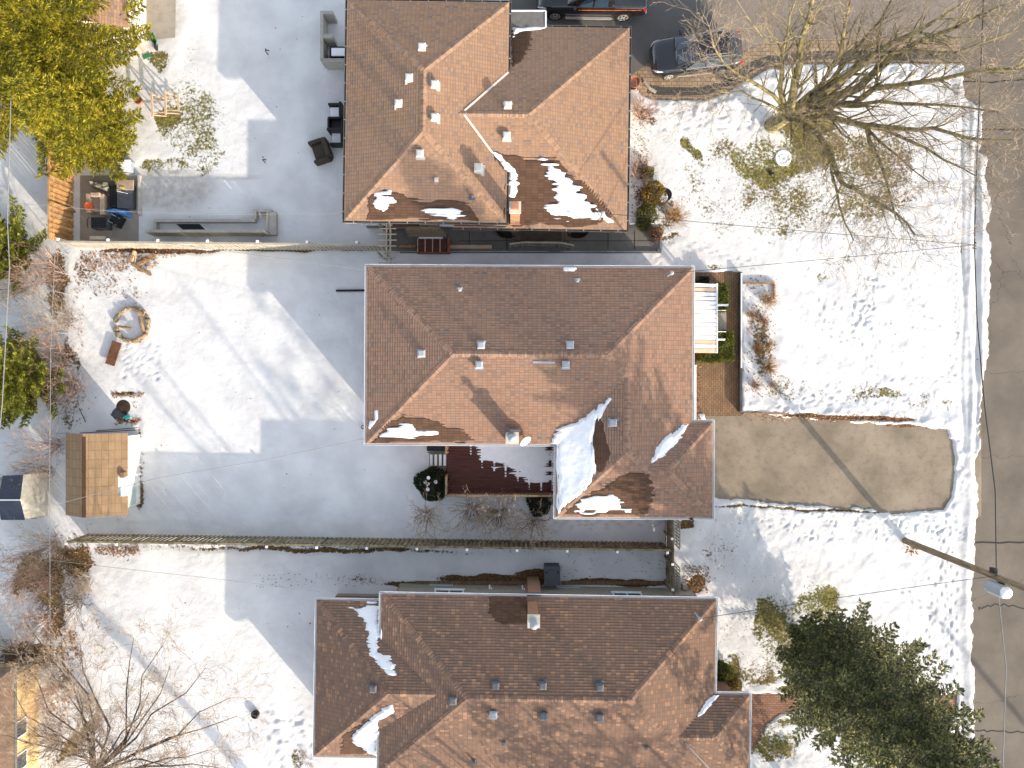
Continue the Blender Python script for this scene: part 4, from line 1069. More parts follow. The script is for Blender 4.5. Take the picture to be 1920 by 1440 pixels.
# satellite dish
sdz = empty('satellite_dish', P(982,825,3.3), 'small white satellite dish beside the middle house chimney', 'satellite dish')
p = hB.on(986, 830); p = P(984, 826, 3.75); m = MB(); ax = Vector((.55,-.62,.56)).normalized(); q = ax.to_track_quat('Z','Y').to_matrix().to_4x4()
pr = [(.02,0),(.15,.02),(.30,.07)]; vs = []; fs = []; n = 18
for rr, z in pr:
    for k in range(n): t = 2*math.pi*k/n; vs.append((Matrix.Translation(p) @ q) @ Vector((rr*math.cos(t), rr*math.sin(t), z)))
for i in range(2):
    for k in range(n): k2 = (k+1)%n; fs.append((i*n+k,i*n+k2,(i+1)*n+k2,(i+1)*n+k))
m.add(vs, fs); m.build('reflector', M_white, sdz, smooth=True)
m = MB(); m.tube([p, p+ax*.38+Vector((0,0,-.1))], .018, 6); m.tube([p, p+Vector((.05,.05,-.3)), p+Vector((.05,.05,-.55))], .025, 6); c = p+ax*.4+Vector((0,0,-.1)); m.cbox(c, (.07,.07,.1)); m.build('dish_arm', M_galv, sdz)
# aerial masts where the service wires land
def mast(px, py, z0, z1, label):
    rt = empty('service_mast', P(px, py, z0), label, 'mast'); m = MB(); p = P(px, py, z1)
    m.tube([(p.x,p.y,z0-.2),(p.x,p.y,z1)], .045, 8); m.build('mast_pipe', M_galv, rt)
    m = MB(); m.lathe((p.x,p.y,z1), [(.05,0),(.1,.02),(.1,.1),(.04,.17)], 10); m.build('weather_head', M_galv, rt); return p
mastB = mast(1259,512,3.2,4.3,'grey service mast on the top right corner of the middle roof')
mastA = mast(1130,400,3.2,4.2,'pale service mast at the lower right corner of the top house roof')
mastC = mast(1312,1160,3.3,4.3,'grey service mast near the top right corner of the bottom roof')

# ---------------- side passage objects
ar = empty('garden_arbor', P(728,460), 'pale slatted wooden arbor between the top and middle houses', 'arbor')
for x in (724.5, 731.5):
    m = MB(); m.topbox(x-1.3, 416, x+1.3, 495, 2.1, 2.24); m.build('beam', M_fencep, ar)
for i, y in enumerate((428.5,439,450,461,472,482.5,493)):
    m = MB(); m.topbox(710, y-.9, 743, y+.9, 2.25, 2.31); m.build('slat', M_fencep, ar)
for x, y in ((721,432),(734,432),(721,486),(734,486)):
    m = MB(); c = P(x, y, 0); m.cbox((c.x,c.y,1.05), (.09,.09,2.1)); m.build('post', M_fencep, ar)
ss = empty('side_steps', P(810,458), 'dark red wooden side steps with pale edges below the top house', 'steps')
for i in range(4):
    m = MB(); x0 = 783+i*14; z = .55-.0*i; m.topbox(x0+1, 447, x0+13, 472, z-.05-i*.001, z-i*.001, 0); m.topbox(x0-.8, 447, x0+.9, 472, z-.04, z+.012, 1); m.build('tread', [M_deck, M_raw], ss)
m = MB(); m.topbox(839, 446, 843, 472, .0, .56); m.topbox(782, 472.1, 843, 474, 0, .5); m.build('step_side', M_deckrail, ss)
m = MB(); m.topbox(785, 444, 830, 447, .3, .62); o = m.build('snow_strip', M_snow); tag(o, 'little ridge of snow on the top edge of the dark red side steps', 'snow')
cb = empty('side_canopy', P(800,432), 'weathered layered door canopy against the top house above the red side steps', 'canopy')
for i, (x0, y0, x1, y1, z) in enumerate(((760,425,826,431,1.6),(762,430.5,832,437,1.3),(766,436.5,836,444,1.0))):
    m = MB(); m.topbox(x0, y0, x1, y1, z-.06, z); m.build('canopy_board', M_fence, cb)
m = MB(); c = P(770,440); m.box((c.x,c.y,-.05),(c.x+1.6,c.y+.5,.93)); m.build('canopy_base', M_fence, cb)
for (x0,y0,x1,y1,l) in ((748,459,780,464,'short rusty timber sleeper left of the red side steps'),(843,459,922,466,'long pale timber sleeper right of the red side steps')):
    m = MB(); m.topbox(x0,y0,x1,y1,.0,.2); o = m.build('timber_sleeper', M_raw if x0 > 800 else M_leaf, bevel=.015); tag(o, l, 'sleeper')
rr = empty('porch_railing', P(1015,462), 'white baluster railing of the small side porch below the top house', 'railing')
pts = [P(957,457.5,1.15),P(980,454.5,1.15),P(1050,455,1.15),P(1075,460,1.15)]; m = MB()
for u, v in zip(pts[:-1], pts[1:]): m.beam(u, v, .09, .05); m.beam(u-Vector((0,0,.72)), v-Vector((0,0,.72)), .05, .05)
m.build('top_rail', M_fencep, rr); m = MB()
for u, v in zip(pts[:-1], pts[1:]):
    L = (v-u).length; k = 0.0
    while k < L: c = u+(v-u)*(k/L); m.cbox((c.x,c.y,.78), (.04,.04,.74)); k += .15
m.build('balusters', M_fencep, rr)
for c in pts:
    m = MB(); m.cbox((c.x,c.y,.58), (.09,.09,1.18)); m.build('post', M_fencep, rr)
pf = empty('side_porch', P(1015,440), 'brown timber side porch platform with stairs at each end below the top house', 'porch')
m = MB(); m.topbox(977, 425, 1052, 452, 0, .5); m.build('platform', simple('porch_boards', (.10,.075,.055), .8, .4, scale=3, stretch=(1,6,1)), pf)
for i in range(3):
    z = .38-.13*i; m = MB(); m.topbox(977.5-(i+1)*6, 430, 977-i*6, 451, 0, z); m.build('porch_step', M_fence, pf); m = MB(); m.topbox(1052.5+i*6, 430, 1052+(i+1)*6, 451, 0, z-.001); m.build('porch_step', M_fence, pf)
for x in (958, 1072): 
    m = MB(); m.beam(P(x,430,1.1), P(1015+(x-1015)*.62,430,1.1), .06, .04); m.build('inner_rail', M_fencep, pf)
# window wells
for (x, l) in ((952,'black half round window well under the chimney of the top house'),(1082,'black half round window well right of the side porch')):
    m = MB(); c = P(x, 431); pr = []
    for k in range(15): t = math.pi*k/14; pr.append((c.x+.62*math.cos(t), c.y-.42*math.sin(t)-.05))
    inn = [((a-c.x)*.9+c.x, (b-c.y)*.9+c.y) for a, b in pr]
    m.add([(a,b,z) for z in (0.01,.24) for a,b in pr]+[(a,b,z) for z in (.24,.01) for a,b in inn], [(i,i+1,i+16,i+15) for i in range(14)]+[(15+i,16+i,31+i,30+i) for i in range(14)]+[(30+i,31+i,46+i,45+i) for i in range(14)])
    m.prism(inn, .008, .016, 1)
    o = m.build('window_well', [M_dark, M_soil]); tag(o, l, 'window well')

# ---------------- top left yard
m = MB()
for (a,b,c,d) in ((600,20,606,109),(606.2,20,624,26),(606.2,64,624,71)): m.topbox(a,b,c,d,0,1.05)
m.topbox(600,109.2,664,112.5,0,1.0); m.topbox(606,112.7,664,116,0,1.02)
o = m.build('masonry_counter', M_concw, bevel=.01)
tag(o, 'open grey concrete block counter with bays on the snow left of the top house', 'counter')
bb = empty('grill_cabinet', P(640,100), 'small dark cabinet with a snowy lid inside the concrete counter', 'cabinet')
m = MB(); m.topbox(618, 87, 652, 106, .0, .82); m.build('cabinet_body', M_dark, bb); m = MB(); m.topbox(621, 89.5, 650, 104.5, .821, .9); m.build('snow_cap', M_snow, bb, bevel=.03)
def armchair(px, py, rz, label, snow, mat=None):
    mat = mat or M_dark
    rt = empty('patio_chair', P(px, py), label, 'chair', 'black patio chairs by the top house'); T = Matrix.Translation(P(px, py)) @ Matrix.Rotation(rz, 4, 'Z')
    for nm, bx in (('seat', ((-.3,-.3,.28),(.3,.3,.38))), ('backrest', ((-.38,.28,.2),(.38,.42,.9))), ('armrest', ((-.42,-.36,.1),(-.3,.3,.62))), ('armrest', ((.3,-.36,.1),(.42,.3,.62)))):
        m = MB(); m.box(*bx, 0, T); m.build(nm, mat, rt, bevel=.03)
    for x in (-.36,.36):
        for y in (-.32,.36): m = MB(); m.box((x-.03,y-.03,0),(x+.03,y+.03,.28),0,T); m.build('leg', mat, rt)
    if snow:
        m = MB(); m.box((-.26,-.28,.381),(.26,.24,.43),0,T); m.build('snow_cover', M_snow, rt, bevel=.03)
armchair(633, 216, R(-90), 'black patio chair with snow on the seat, topmost beside the top house', True)
armchair(634, 241, R(180), 'black patio chair with bare seat, middle one beside the top house', False)
armchair(636, 264, R(-90), 'black patio chair with a snowy seat, lowest one beside the top house', True)
cv = empty('wicker_armchair', P(601,287), 'brown wicker armchair tipped at an angle on the snow', 'chair')
T = Matrix.Translation(P(602, 289)) @ Matrix.Rotation(R(-72), 4, 'Z')
def rbox(m, a, b, T, seg=1): m.box(a, b, 0, T)
for nm, bx in (('seat',((-.42,-.3,.12),(.42,.34,.46))),('backrest',((-.5,.34,.1),(.5,.62,.85))),('armrest',((-.62,-.4,.08),(-.42,.5,.62))),('armrest',((.42,-.4,.08),(.62,.5,.62)))):
    m = MB(); m.box(*bx, 0, T); m.build(nm, M_wicker, cv, bevel=.07)
for x in (-.5,.5):
    for y in (-.3,.5): m = MB(); m.box((x-.03,y-.03,0),(x+.03,y+.03,.12),0,T); m.build('leg', M_wicker, cv)
for px, py in ((503,101),(498,303)):
    g = empty('candy_cane_light', P(px, py), ('curved candy cane stake light in the snow, upper of two' if py < 200 else 'curved candy cane stake light in the snow, lower of two'), 'light', 'candy cane lights'); m = MB(); c = P(px+1, py+3)
    pts = [c, c+Vector((-.02,.02,.45))] + [c+Vector((-.02+.10-.10*math.cos(t), .02, .45+.10*math.sin(t))) for t in (.6,1.2,1.8,2.4,3.0)]
    m.tube(pts, .025, 8); m.build('stem', M_dark, g); m = MB(); m.tube([c+Vector((-.1,.25,.02)), c+Vector((-.02,.05,.06))], .035, 8); m.build('tube', M_white, g)
    m = MB(); m.lathe(c+Vector((-.14,.30,0)), [(.05,.0),(.06,.06),(.03,.1)], 10); m.build('cap', M_teal, g)
# L shaped trough / stair well
m = MB()
for (a,b,c,d) in ((287,410.5,478,416),(474,392,480,410.3),(480.2,392,508,397),(505,397.2,517,440),(287,416.2,292.5,438)): m.topbox(a,b,c,d,0,.45)
o = m.build('sunken_planter', M_concw, bevel=.012); tag(o, 'low L shaped concrete edging frame full of snow beside the pale fence', 'planter')
m = MB(); m.topbox(272,430.5,498,436,0,1.0); o = m.build('panel_wall', M_fencep, bevel=.008); tag(o, 'tall pale wooden panel standing along the low concrete frame', 'panel')
m = MB(); c0, c1, c2, c3 = P(331,419,.12), P(376,419,.12), P(392,432,.12), P(346,432,.12)
m.prism([(v.x,v.y) for v in (c0,c3,c2,c1)], .09, .12, 0)
q = MB(); i0, i1, i2, i3 = P(330,420,.13), P(374,420,.13), P(386,431.5,.13), P(344,431.5,.13); q.prism([(v.x,v.y) for v in (i0,i3,i2,i1)], .121, .135, 0)
rt = empty('framed_screen', P(360,425), 'discarded framed dark screen lying flat inside the concrete frame', 'window frame'); m.build('sash_frame', M_white, rt); q.build('mesh_screen', M_dark, rt)
for (a,b,l) in (((486,398),(491,409),'short wooden stick in the snow inside the concrete frame'),((502,396),(500,427),'longer plank across the right end of the concrete frame')):
    m = MB(); m.beam(P(*a,.42), P(*b,.30 if b[1] < 415 else .5), .10, .04); o = m.build('plank', M_raw); tag(o, l, 'plank')
# junk corner
m = MB(); m.topbox(258,328,262,402,0,.35); o = m.build('patio_kerb', M_concw); tag(o, 'straight concrete kerb right of the clutter in the back corner', 'kerb')
tag(sheet('concrete_pad', [(152,330),(262,330),(262,455),(152,455)], .097, M_patio, kind='structure'))
jc = empty('outdoor_sofa', P(190,382), 'taupe U shaped outdoor sofa with an orange bucket in the corner pile', 'sofa')
for nm, (a,b,c,d,z) in (('armrest',(160,362,168,398,.62)),('armrest',(186,363,194,402,.62)),('backrest',(168.3,360,186,368,.75)),('seat',(168.5,368.3,186,398,.32))):
    m = MB(); m.topbox(a,b,c,d,.02,z); m.build(nm, M_taupe, jc, bevel=.04)
m = MB(); c = P(165,386,.7); m.lathe((c.x,c.y,.40), [(.13,0),(.19,.34),(.17,.35),(.12,.30)], 14); o = m.build('bucket', M_orange); tag(o, 'bright orange bucket on the taupe sofa in the corner pile', 'bucket')
dc = empty('dog_crate', P(182,418), 'black mesh topped crate in front of the taupe sofa', 'crate')
m = MB(); m.topbox(170,407,200,428,.02,.62); m.build('crate_body', M_greyp, dc, bevel=.03)
m = MB()
for k in range(9): m.topbox(171.5+k*3.3,408,172.6+k*3.3,427,.62,.65)
for k in range(6): m.topbox(171,409+k*3.4,199,410+k*3.4,.651,.665)
m.build('wire_top', M_dark, dc); m = MB(); m.tube([P(166,407,.4),P(163,415,.45),P(165,427,.4)], .02, 6); m.build('handle', M_dark, dc)
wb = empty('storage_bench', P(231,365), 'grey topped storage bench with yellow gloves beside the kerb', 'bench')
m = MB(); m.topbox(219,345,247,390,.02,.5); m.build('bench_box', M_greyp, wb, bevel=.02); m = MB(); m.topbox(218,337,250,356,.5,.58); m.build('lid', M_taupe, wb, bevel=.03)
m = MB(); m.cbox(P(229,352,.61), (.22,.10,.05), R(-15)); o = m.build('work_glove', simple('yellow_cloth', (.72,.50,.08), .8), bevel=.015); tag(o, 'yellow work glove on the lid of the storage bench', 'glove')
m = MB(); m.beam(P(219,358,.66), P(239,363,.62), .03, .03); o = m.build('white_stick', M_white); tag(o, 'thin white stick lying across the storage bench', 'stick')
bf = empty('louvred_shutter', P(210,368), 'black slatted shutter leaning between sofa and storage bench', 'shutter')
m = MB()
for k in range(5): m.topbox(205+k*2.8,348,206.6+k*2.8,386,.04,.52)
m.topbox(204,346,219,348,.04,.54); m.topbox(204,386,219,388,.04,.54); m.build('slats', M_dark, bf)
def cloth(name, pts, z0, z1, mat, label, cat, seed, parent=None):
    q = [P(a,b,(z0+z1)/2) for a,b in pts]; xs_ = [v.x for v in q]; ys_ = [v.y for v in q]; gx = np.arange(min(xs_)-.1, max(xs_)+.1, .035); gy = np.arange(min(ys_)-.1, max(ys_)+.1, .035); X, Y = np.meshgrid(gx, gy)
    d = sdf([(v.x,v.y) for v in q], X, Y)+.08*(vn(X*4,Y*4,seed)-.5); Zc = z0+(z1-z0)*sstep(-.02,.18,d)*(.45+.9*np.abs(fbm(X*2.2+Y*1.3,Y*5-X,seed,3)-.2)); Zc = np.where(d < 0, z0-.05, Zc)
    o = grid_mesh(name, X, Y, Zc, mat, keep=d > -.03); tag(o, label, cat); return o
cloth('tarpaulin', [(196,387),(215,387),(236,392),(244,405),(240,408),(215,402),(195,402)], .1, .62, M_blue, 'crumpled blue tarpaulin on the corner pile', 'tarp', 5)
cloth('folded_cover', [(160,336),(205,338),(210,352),(202,364),(186,356),(168,350)], .1, .75, simple('olive_cover', (.20,.19,.14), .7), 'olive grey folded cover behind the taupe sofa', 'cover', 6)
ch = empty('folding_chair', P(222,418), 'tipped black folding chair with a pale frame beside the mesh crate', 'chair'); T = Matrix.Translation(P(223,416,0)) @ Matrix.Rotation(R(-28),4,'Z')
m = MB(); m.box((-.28,-.25,.3),(.3,.3,.34),0,T); m.build('seat', M_dark, ch); m = MB(); m.box((.3,-.28,.1),(.36,.32,.55),0,T); m.build('backrest', M_dark, ch)
m = MB()
for y in (-.2,.2):
    m.beam(T @ Vector((-.35,y,.05)), T @ Vector((.32,y,.5)), .03, .03); m.beam(T @ Vector((-.3,y,.5)), T @ Vector((.3,y,.04)), .03, .03)
m.build('chair_frame', M_galv, ch)
cloth('snow_drift', [(205,402),(222,402),(232,410),(220,414),(205,412)], .1, .42, M_tarpd, 'dark slate tarp beneath the tipped folding chair', 'tarp', 8).name = 'dark_tarpaulin'
tb = empty('garden_bin', P(232,326), 'grey lidded bin at the top of the clutter in the corner', 'bin')
m = MB(); m.topbox(221,300,243,320,.02,.6); m.build('bin_body', M_galv, tb, bevel=.02); m = MB(); m.topbox(220,299,244,321,.6,.66); m.build('lid', M_snow, tb, bevel=.02)
pt = [(P(172,445,.2),'white'),]
m = MB(); m.topbox(168,442.5,196,449,.02,.25); o = m.build('paint_tin_box', M_siding); tag(o, 'small pale box lying at the foot of the long grey fence', 'box')
# wheelbarrow
wbr = empty('wheelbarrow', P(291,72), 'green wheelbarrow tipped against the cream shed corner', 'wheelbarrow')
A = P(281,63,.25); m = MB(); vs = [P(277,62,.45),P(287,60,.55),P(295,78,.35),P(293,86,.3),P(284,78,.3)]; lo = [P(281,66,.12),P(286,64,.16),P(291,77,.12),P(290,81,.1),P(285,76,.1)]
m.add([tuple(v) for v in vs+lo], [(0,1,6,5),(1,2,7,6),(2,3,8,7),(3,4,9,8),(4,0,5,9),(5,6,7,8,9)]); o = m.build('tray', M_green, wbr, bevel=0); sm = o.modifiers.new('s','SOLIDIFY'); sm.thickness = .03
m = MB(); m.tube([P(288,84,.2),P(262,62,.7),P(255,54,.85)], .02, 6); m.tube([P(283,84,.2),P(258,64,.7)], .02, 6); m.build('handles', M_galv, wbr)
m = MB(); c = P(293,88,.18); m.tube([c+Vector((-.04,0,0)), c+Vector((.04,0,0))], .18, 16); m.build('wheel', M_rubber, wbr)
rk = empty('garden_shovel', P(272,104), 'green bladed snow shovel lying with its pale handle in the grass', 'shovel'); m = MB(); m.tube([P(252,70,.5),P(271,100,.1)], .02, 6); m.tube([P(258,78,.45),P(273,98,.1)], .02, 6); m.build('handle', M_raw, rk); m = MB(); m.cbox(P(275,105,.09), (.42,.26,.06), R(20)); m.build('blade', M_green, rk, bevel=.02)
# wooden trestle frames
for i, (x0, y0, l) in enumerate(((284,173,'left raw lumber sawhorse frame on the patchy grass'),(309,169,'right raw lumber sawhorse frame on the patchy grass'))):
    g = empty('sawhorse_frame', P(x0+12, y0+25), l, 'sawhorse', 'raw lumber sawhorse frames'); z = .85
    A_, B_, C_, D_ = P(x0,y0,z), P(x0+25,y0+9,.45), P(x0+26,y0+40,.45), P(x0+2,y0+46,z)
    m = MB(); m.beam(A_, D_, .10, .06); m.build('top_rail', M_raw, g)
    m = MB(); m.beam(B_, C_, .08, .05); m.build('lower_rail', M_raw, g)
    for (u, v) in ((A_+Vector((0,-.1,0)),P(x0+27,y0+12,0)),(D_+Vector((0,.1,0)),P(x0+28,y0+44,0)),(A_+Vector((0,-.15,0)),P(x0+3,y0+14,0)),(D_+Vector((0,.15,0)),P(x0+4,y0+42,0))):
        m = MB(); m.beam(u, v, .08, .04); m.build('leg', M_raw, g)
    m = MB(); m.beam(P(x0+2,y0+14,.35), P(x0+24,y0+15,.35), .06, .04); m.beam(P(x0+3,y0+38,.35), P(x0+25,y0+38,.35), .06, .04); m.build('stretcher', M_raw, g)
m = MB(); c = P(264,192); m.lathe(c, [(.16,0),(.22,.26),(.22,.30),(.18,.30),(.16,.2)], 16); o = m.build('flower_pot', M_terra); tag(o, 'terracotta pot under the conifer left of the sawhorse frames', 'flower pot')
# cream shed top left
def gable(name, x0, y0, x1, y1, ze, pitch, ridge, wallm, roofm, label, over=.25, cat='shed', part_sh=None):
    a, b = P(x0, y1), P(x1, y0); rt = empty(name, ((a.x+b.x)/2, (a.y+b.y)/2, 0), label, cat); m = MB(); m.box((a.x,a.y,-.1),(b.x,b.y,ze))
    rf = MB(); uv = []
    if ridge == 'y':
        cx = (a.x+b.x)/2; zr = ze+pitch*(b.x-a.x)/2
        m.add([(a.x,a.y,ze),(b.x,a.y,ze),(cx,a.y,zr),(a.x,b.y,ze),(b.x,b.y,ze),(cx,b.y,zr)], [(0,1,2),(5,4,3)])
        for sg, ex in ((-1,a.x-over),(1,b.x+over)):
            zo = ze-pitch*over; Y0, Y1 = a.y-over, b.y+over; n = max(1, int(abs(ex-cx)/.26))
            for k in range(n):
                f0, f1 = k/n, (k+1)/n; xa, xb = ex+(cx-ex)*f0, ex+(cx-ex)*f1; za, zb = zo+(zr-zo)*f0, zo+(zr-zo)*f1
                vs = [(xa,Y0,za+.07),(xb,Y0,zb+.055),(xb,Y1,zb+.055),(xa,Y1,za+.07),(xa,Y0,za+.035),(xa,Y1,za+.035)]
                rf.add(vs, [(0,1,2,3) if sg < 0 else (3,2,1,0), (0,3,5,4)]); kk = abs(ex-cx)
                for fs in ((0,1,2,3) if sg < 0 else (3,2,1,0), (0,3,5,4)): uv += [((vs[i][1]), abs(vs[i][0]-ex)*1.05+.02) for i in fs]
            vs = [(ex,Y0,zo+.03),(cx,Y0,zr+.03),(cx,Y1,zr+.03),(ex,Y1,zo+.03)]; rf.add(vs, [(0,1,2,3)]); uv += [(.1,.1)]*4
    m.build('wall', wallm, rt); rf.uv = uv; rf.build('roof', roofm, rt)
    return rt, rf
sh, _ = gable('garden_shed', 95,-120,276,84,2.3,.4,'y',M_siding,M_sh_top,'cream sided shed at the top left corner under the conifer')
m = MB(); c = P(276,30); 
for y in (10,): pass
m.box((c.x,c.y-.5,1.2),(c.x+.03,c.y+.5,2.0)); m.build('window', M_glassw, sh)
tag(sheet('shed_apron', [(276,-40),(332,-40),(330,72),(276,78)], .098, M_patio, kind='structure'))

# main shed of the middle house
k1 = P(126,812,2.2)
gs = empty('garden_shed', P(200,888), 'white garden shed with tan shingle roof in the middle back yard', 'shed')
X0, X1 = P(135,0).x, P(264,0).x; Y0, Y1 = P(0,960,1.8).y, P(0,815,1.8).y
zr, zl, zR = 2.75, 2.05, 2.05; xr = P(156,0,zr).x; xe = P(240,0,zR).x; xl = P(124,0,zl).x
m = MB(); WX0, WX1 = xl+.35, P(264,0).x; m.box((WX0,Y0+.12,-.1),(WX1,Y1-.12,1.95)); 
m.add([(WX0,Y0+.12,1.95),(WX1,Y0+.12,1.95),(xr,Y0+.12,zr-.06),(WX0,Y1-.12,1.95),(WX1,Y1-.12,1.95),(xr,Y1-.12,zr-.06)], [(0,1,2),(5,4,3),(1,4,5,2)])
m.build('wall', M_shedw, gs)
rf = MB(); uv = []
def strips(x_out, x_in, z_out, z_in, n, cut=None):
    for k in range(n):
        f0, f1 = k/n, (k+1)/n; xa, xb = x_out+(x_in-x_out)*f0, x_out+(x_in-x_out)*f1; za, zb = z_out+(z_in-z_out)*f0, z_out+(z_in-z_out)*f1
        ys_ = cut(xa, xb) if cut else [(Y0-.1, Y1+.1)]
        for (ya_, yb_) in ys_:
            vs = [(xa,ya_,za+.045),(xb,ya_,zb+.03),(xb,yb_,zb+.03),(xa,yb_,za+.045),(xa,ya_,za),(xa,yb_,za)]
            top = (0,1,2,3) if x_out < x_in else (3,2,1,0)
            rf.add(vs, [top, (0,3,5,4)])
            for fs in (top, (0,3,5,4)): uv.extend([(vs[i][1], abs(vs[i][0]-x_out)*1.04+.01) for i in fs])
yn = P(0,893,2.1).y; yn2 = P(0,930,2.1).y
xcut = P(228,0,2.1).x
strips(xl, xr, zl, zr, 7)
strips(xe, xr, zR, zr, 9, lambda xa, xb: [(Y0-.1, yn2), (yn, Y1+.1)] if xa > xcut+.02 else [(Y0-.1, Y1+.1)])
rf.uv = uv; rf.build('roof', M_sh_shed, gs)
m = MB(); n = int((Y1-Y0+.2)/.16); 
for k in range(n):
    y0 = Y0-.1+k*.16; m.add([(xr-.13,y0,zr+.035-.10),(xr,y0,zr+.075),(xr+.13,y0,zr+.055-.05),(xr+.13,y0+.17,zr+.04-.05),(xr,y0+.17,zr+.055),(xr-.13,y0+.17,zr+.02-.10)], [(0,1,4,5),(1,2,3,4)])
m.build('ridge_cap', M_sh_wet, gs)
m = MB(); c = P(258,915,1); m.box((WX1,c.y-.9,.5),(WX1+.03,c.y+.15,1.5)); m.build('window', simple('shed_glass', (.45,.53,.50), .2, .15), gs)
m = MB(); c = P(258,850,1); m.box((WX1,c.y-.75,.05),(WX1+.035,c.y+.75,1.85)); m.build('door', M_shedw, gs)
m = MB(); m.topbox(224,886,232,896,2.1,2.35); m.build('roof_lifted_edge', M_sh_shed, gs)
# small dark shed left
s2 = empty('storage_shed', P(60,925), 'small slate blue roofed shed with its sunlit slope coloured pale at the left edge', 'shed')
A1,A2,A3 = P(5,893,2.0), P(45,888,2.3), P(88,884,1.2)
m = MB(); top = [P(5,892,1.9),P(44,890,2.3),P(38,937,2.45),P(-4,937,2.05)]; m.add([tuple(v) for v in top], [(3,2,1,0)]); bot = [P(-4,938,2.05),P(38,938,2.45),P(47,975,1.9),P(2,975,1.6)]; m.add([tuple(v) for v in bot], [(3,2,1,0)])
o = m.build('roof', M_roofsl, s2); 
if o.data.polygons[0].normal.z < 0: o.data.flip_normals()
m = MB(); E = [P(44,890,2.29),P(88,886,.9),P(90,965,.9),P(47,974,1.89),P(38,937,2.44)]; m.add([tuple(v) for v in E], [(0,1,2,3,4)]); o = m.build('sunlit_slope', M_roofgr, s2)  # right slope of the same roof, its sunlit look painted in as pale grey
if o.data.polygons[0].normal.z < 0: o.data.flip_normals()
m = MB(); a_, b_ = P(12,967), P(90,892); m.box((a_.x,a_.y,0),(b_.x,b_.y,.88)); a_, b_ = P(12,963), P(56,896); m.box((a_.x,a_.y,.88),(b_.x,b_.y,1.5)); m.build('wall', M_roofgr, s2)
m = MB(); m.beam(P(-4,937.5,2.09), P(39,937.5,2.49), .06, .05); m.build('ridge_trim', M_white, s2)
# yellow house bottom-left
s3 = empty('yellow_sided_house', P(-60,1380), 'yellow sided building with a brown roof at the bottom left behind bare branches', 'house')
a_, b_ = P(-300,1620), P(74,1242); m = MB(); m.box((a_.x,a_.y,-.1),(b_.x,b_.y,2.5)); m.build('wall', M_sidy, s3)
c_ = P(29,0,2.5); rf = MB(); Yt = P(0,1250,2.5).y; rf.add([(c_.x,a_.y-.3,2.5),(c_.x,Yt,2.5),(c_.x-4.2,Yt-3.5,4.0),(c_.x-4.2,a_.y,4.0)], [(0,1,2,3)]); rf.add([(c_.x,Yt,2.5),(a_.x-.3,Yt,2.5),(a_.x,Yt-3.5,4.0),(c_.x-4.2,Yt-3.5,4.0)], [(0,1,2,3)]); rf.add([(c_.x-4.2,a_.y,4.0),(c_.x-4.2,Yt-3.5,4.0),(a_.x,Yt-3.5,4.0),(a_.x,a_.y,4.0)], [(0,1,2,3)])
o = rf.build('roof', simple('brown_roof', (.20,.13,.09), .9, .3, scale=4), s3)
for p_ in (1340, 1400):
    m = MB(); c = P(74, p_); m.box((b_.x,c.y-.45,1.0),(b_.x+.05,c.y+.45,2.0)); f = m.build('window', M_white, s3); m = MB(); m.box((b_.x+.03,c.y-.38,1.07),(b_.x+.06,c.y+.38,1.93)); m.build('pane', M_glassw, f)
m = MB(); m.box((c_.x-.12,a_.y-.3,2.38),(c_.x,Yt,2.52)); m.build('gutter', M_gutterb, s3)

# ---------------- back yard objects
r = random.Random(9)
fp = empty('fire_pit_ring', P(248,609), 'oval fire pit ring of stones and split logs in the snowy back yard', 'fire pit')
for k in range(22):
    t = 2*math.pi*k/22+r.uniform(-.08,.08); cx, cy = 248+31*math.cos(t), 609+31*math.sin(t)
    if 3.0 < t < 3.3: continue
    m = MB(); T = Matrix.Translation(P(cx, cy, .10)) @ Matrix.Rotation(-t+R(90)+r.uniform(-.3,.3), 4, 'Z') @ Matrix.Rotation(r.uniform(-.2,.2),4,'X')
    w_, d_, h_ = r.uniform(.14,.24), r.uniform(.10,.16), r.uniform(.10,.2)
    vs = []; 
    for zz, s_ in ((-.1,1),(h_*.5,1.05),(h_,.65)):
        for q in range(7): a = 2*math.pi*q/7; vs.append(T @ Vector((w_*s_*math.cos(a)*r.uniform(.85,1.15), d_*s_*math.sin(a)*r.uniform(.85,1.15), zz)))
    m.add(vs, [(i*7+q, i*7+(q+1)%7, (i+1)*7+(q+1)%7, (i+1)*7+q) for i in range(2) for q in range(7)] + [tuple(range(14,21))])
    m.build('stone', M_stone, fp)
for a_, b_, w_ in (((262,592),(269,622),.16),((250,640),(275,626),.14),((222,612),(247,616),.11),((248,577),(270,590),.14)):
    m = MB(); u, v = P(*a_,.3), P(*b_,.3); m.tube([u,(u+v)/2+Vector((0,0,.02)),v], [w_*.6,w_*.7,w_*.6], 7); m.build('log', M_log, fp)
m = MB(); c = P(218,663); m.cbox((c.x,c.y,.26), (.50,1.28,.06), R(-18)); o = m.build('rusty_board', M_iron); 
tag(o, 'rusty brown plank bench lying just below the fire pit ring', 'board')
wp_ = empty('firewood_pile', P(268,494), 'scattered pile of split firewood near the left end of the grey fence', 'firewood')
for a_, b_, w_ in (((246,494),(284,516),.10),((247,493),(252,470),.09),((256,497),(272,490),.12),((262,486),(292,480),.12),((270,488),(281,488),.13),((243,490),(250,478),.13),((276,503),(284,502),.12),((255,472),(253,500),.05),((258,505),(270,509),.1),((288,494),(294,492),.10)):
    m = MB(); u, v = P(*a_,.13+r.uniform(0,.12)), P(*b_,.13+r.uniform(0,.1)); m.beam(u, v, w_*1.5, w_); m.build('log', r.choice([M_log, M_raw, M_leaf]), wp_, bevel=.015)
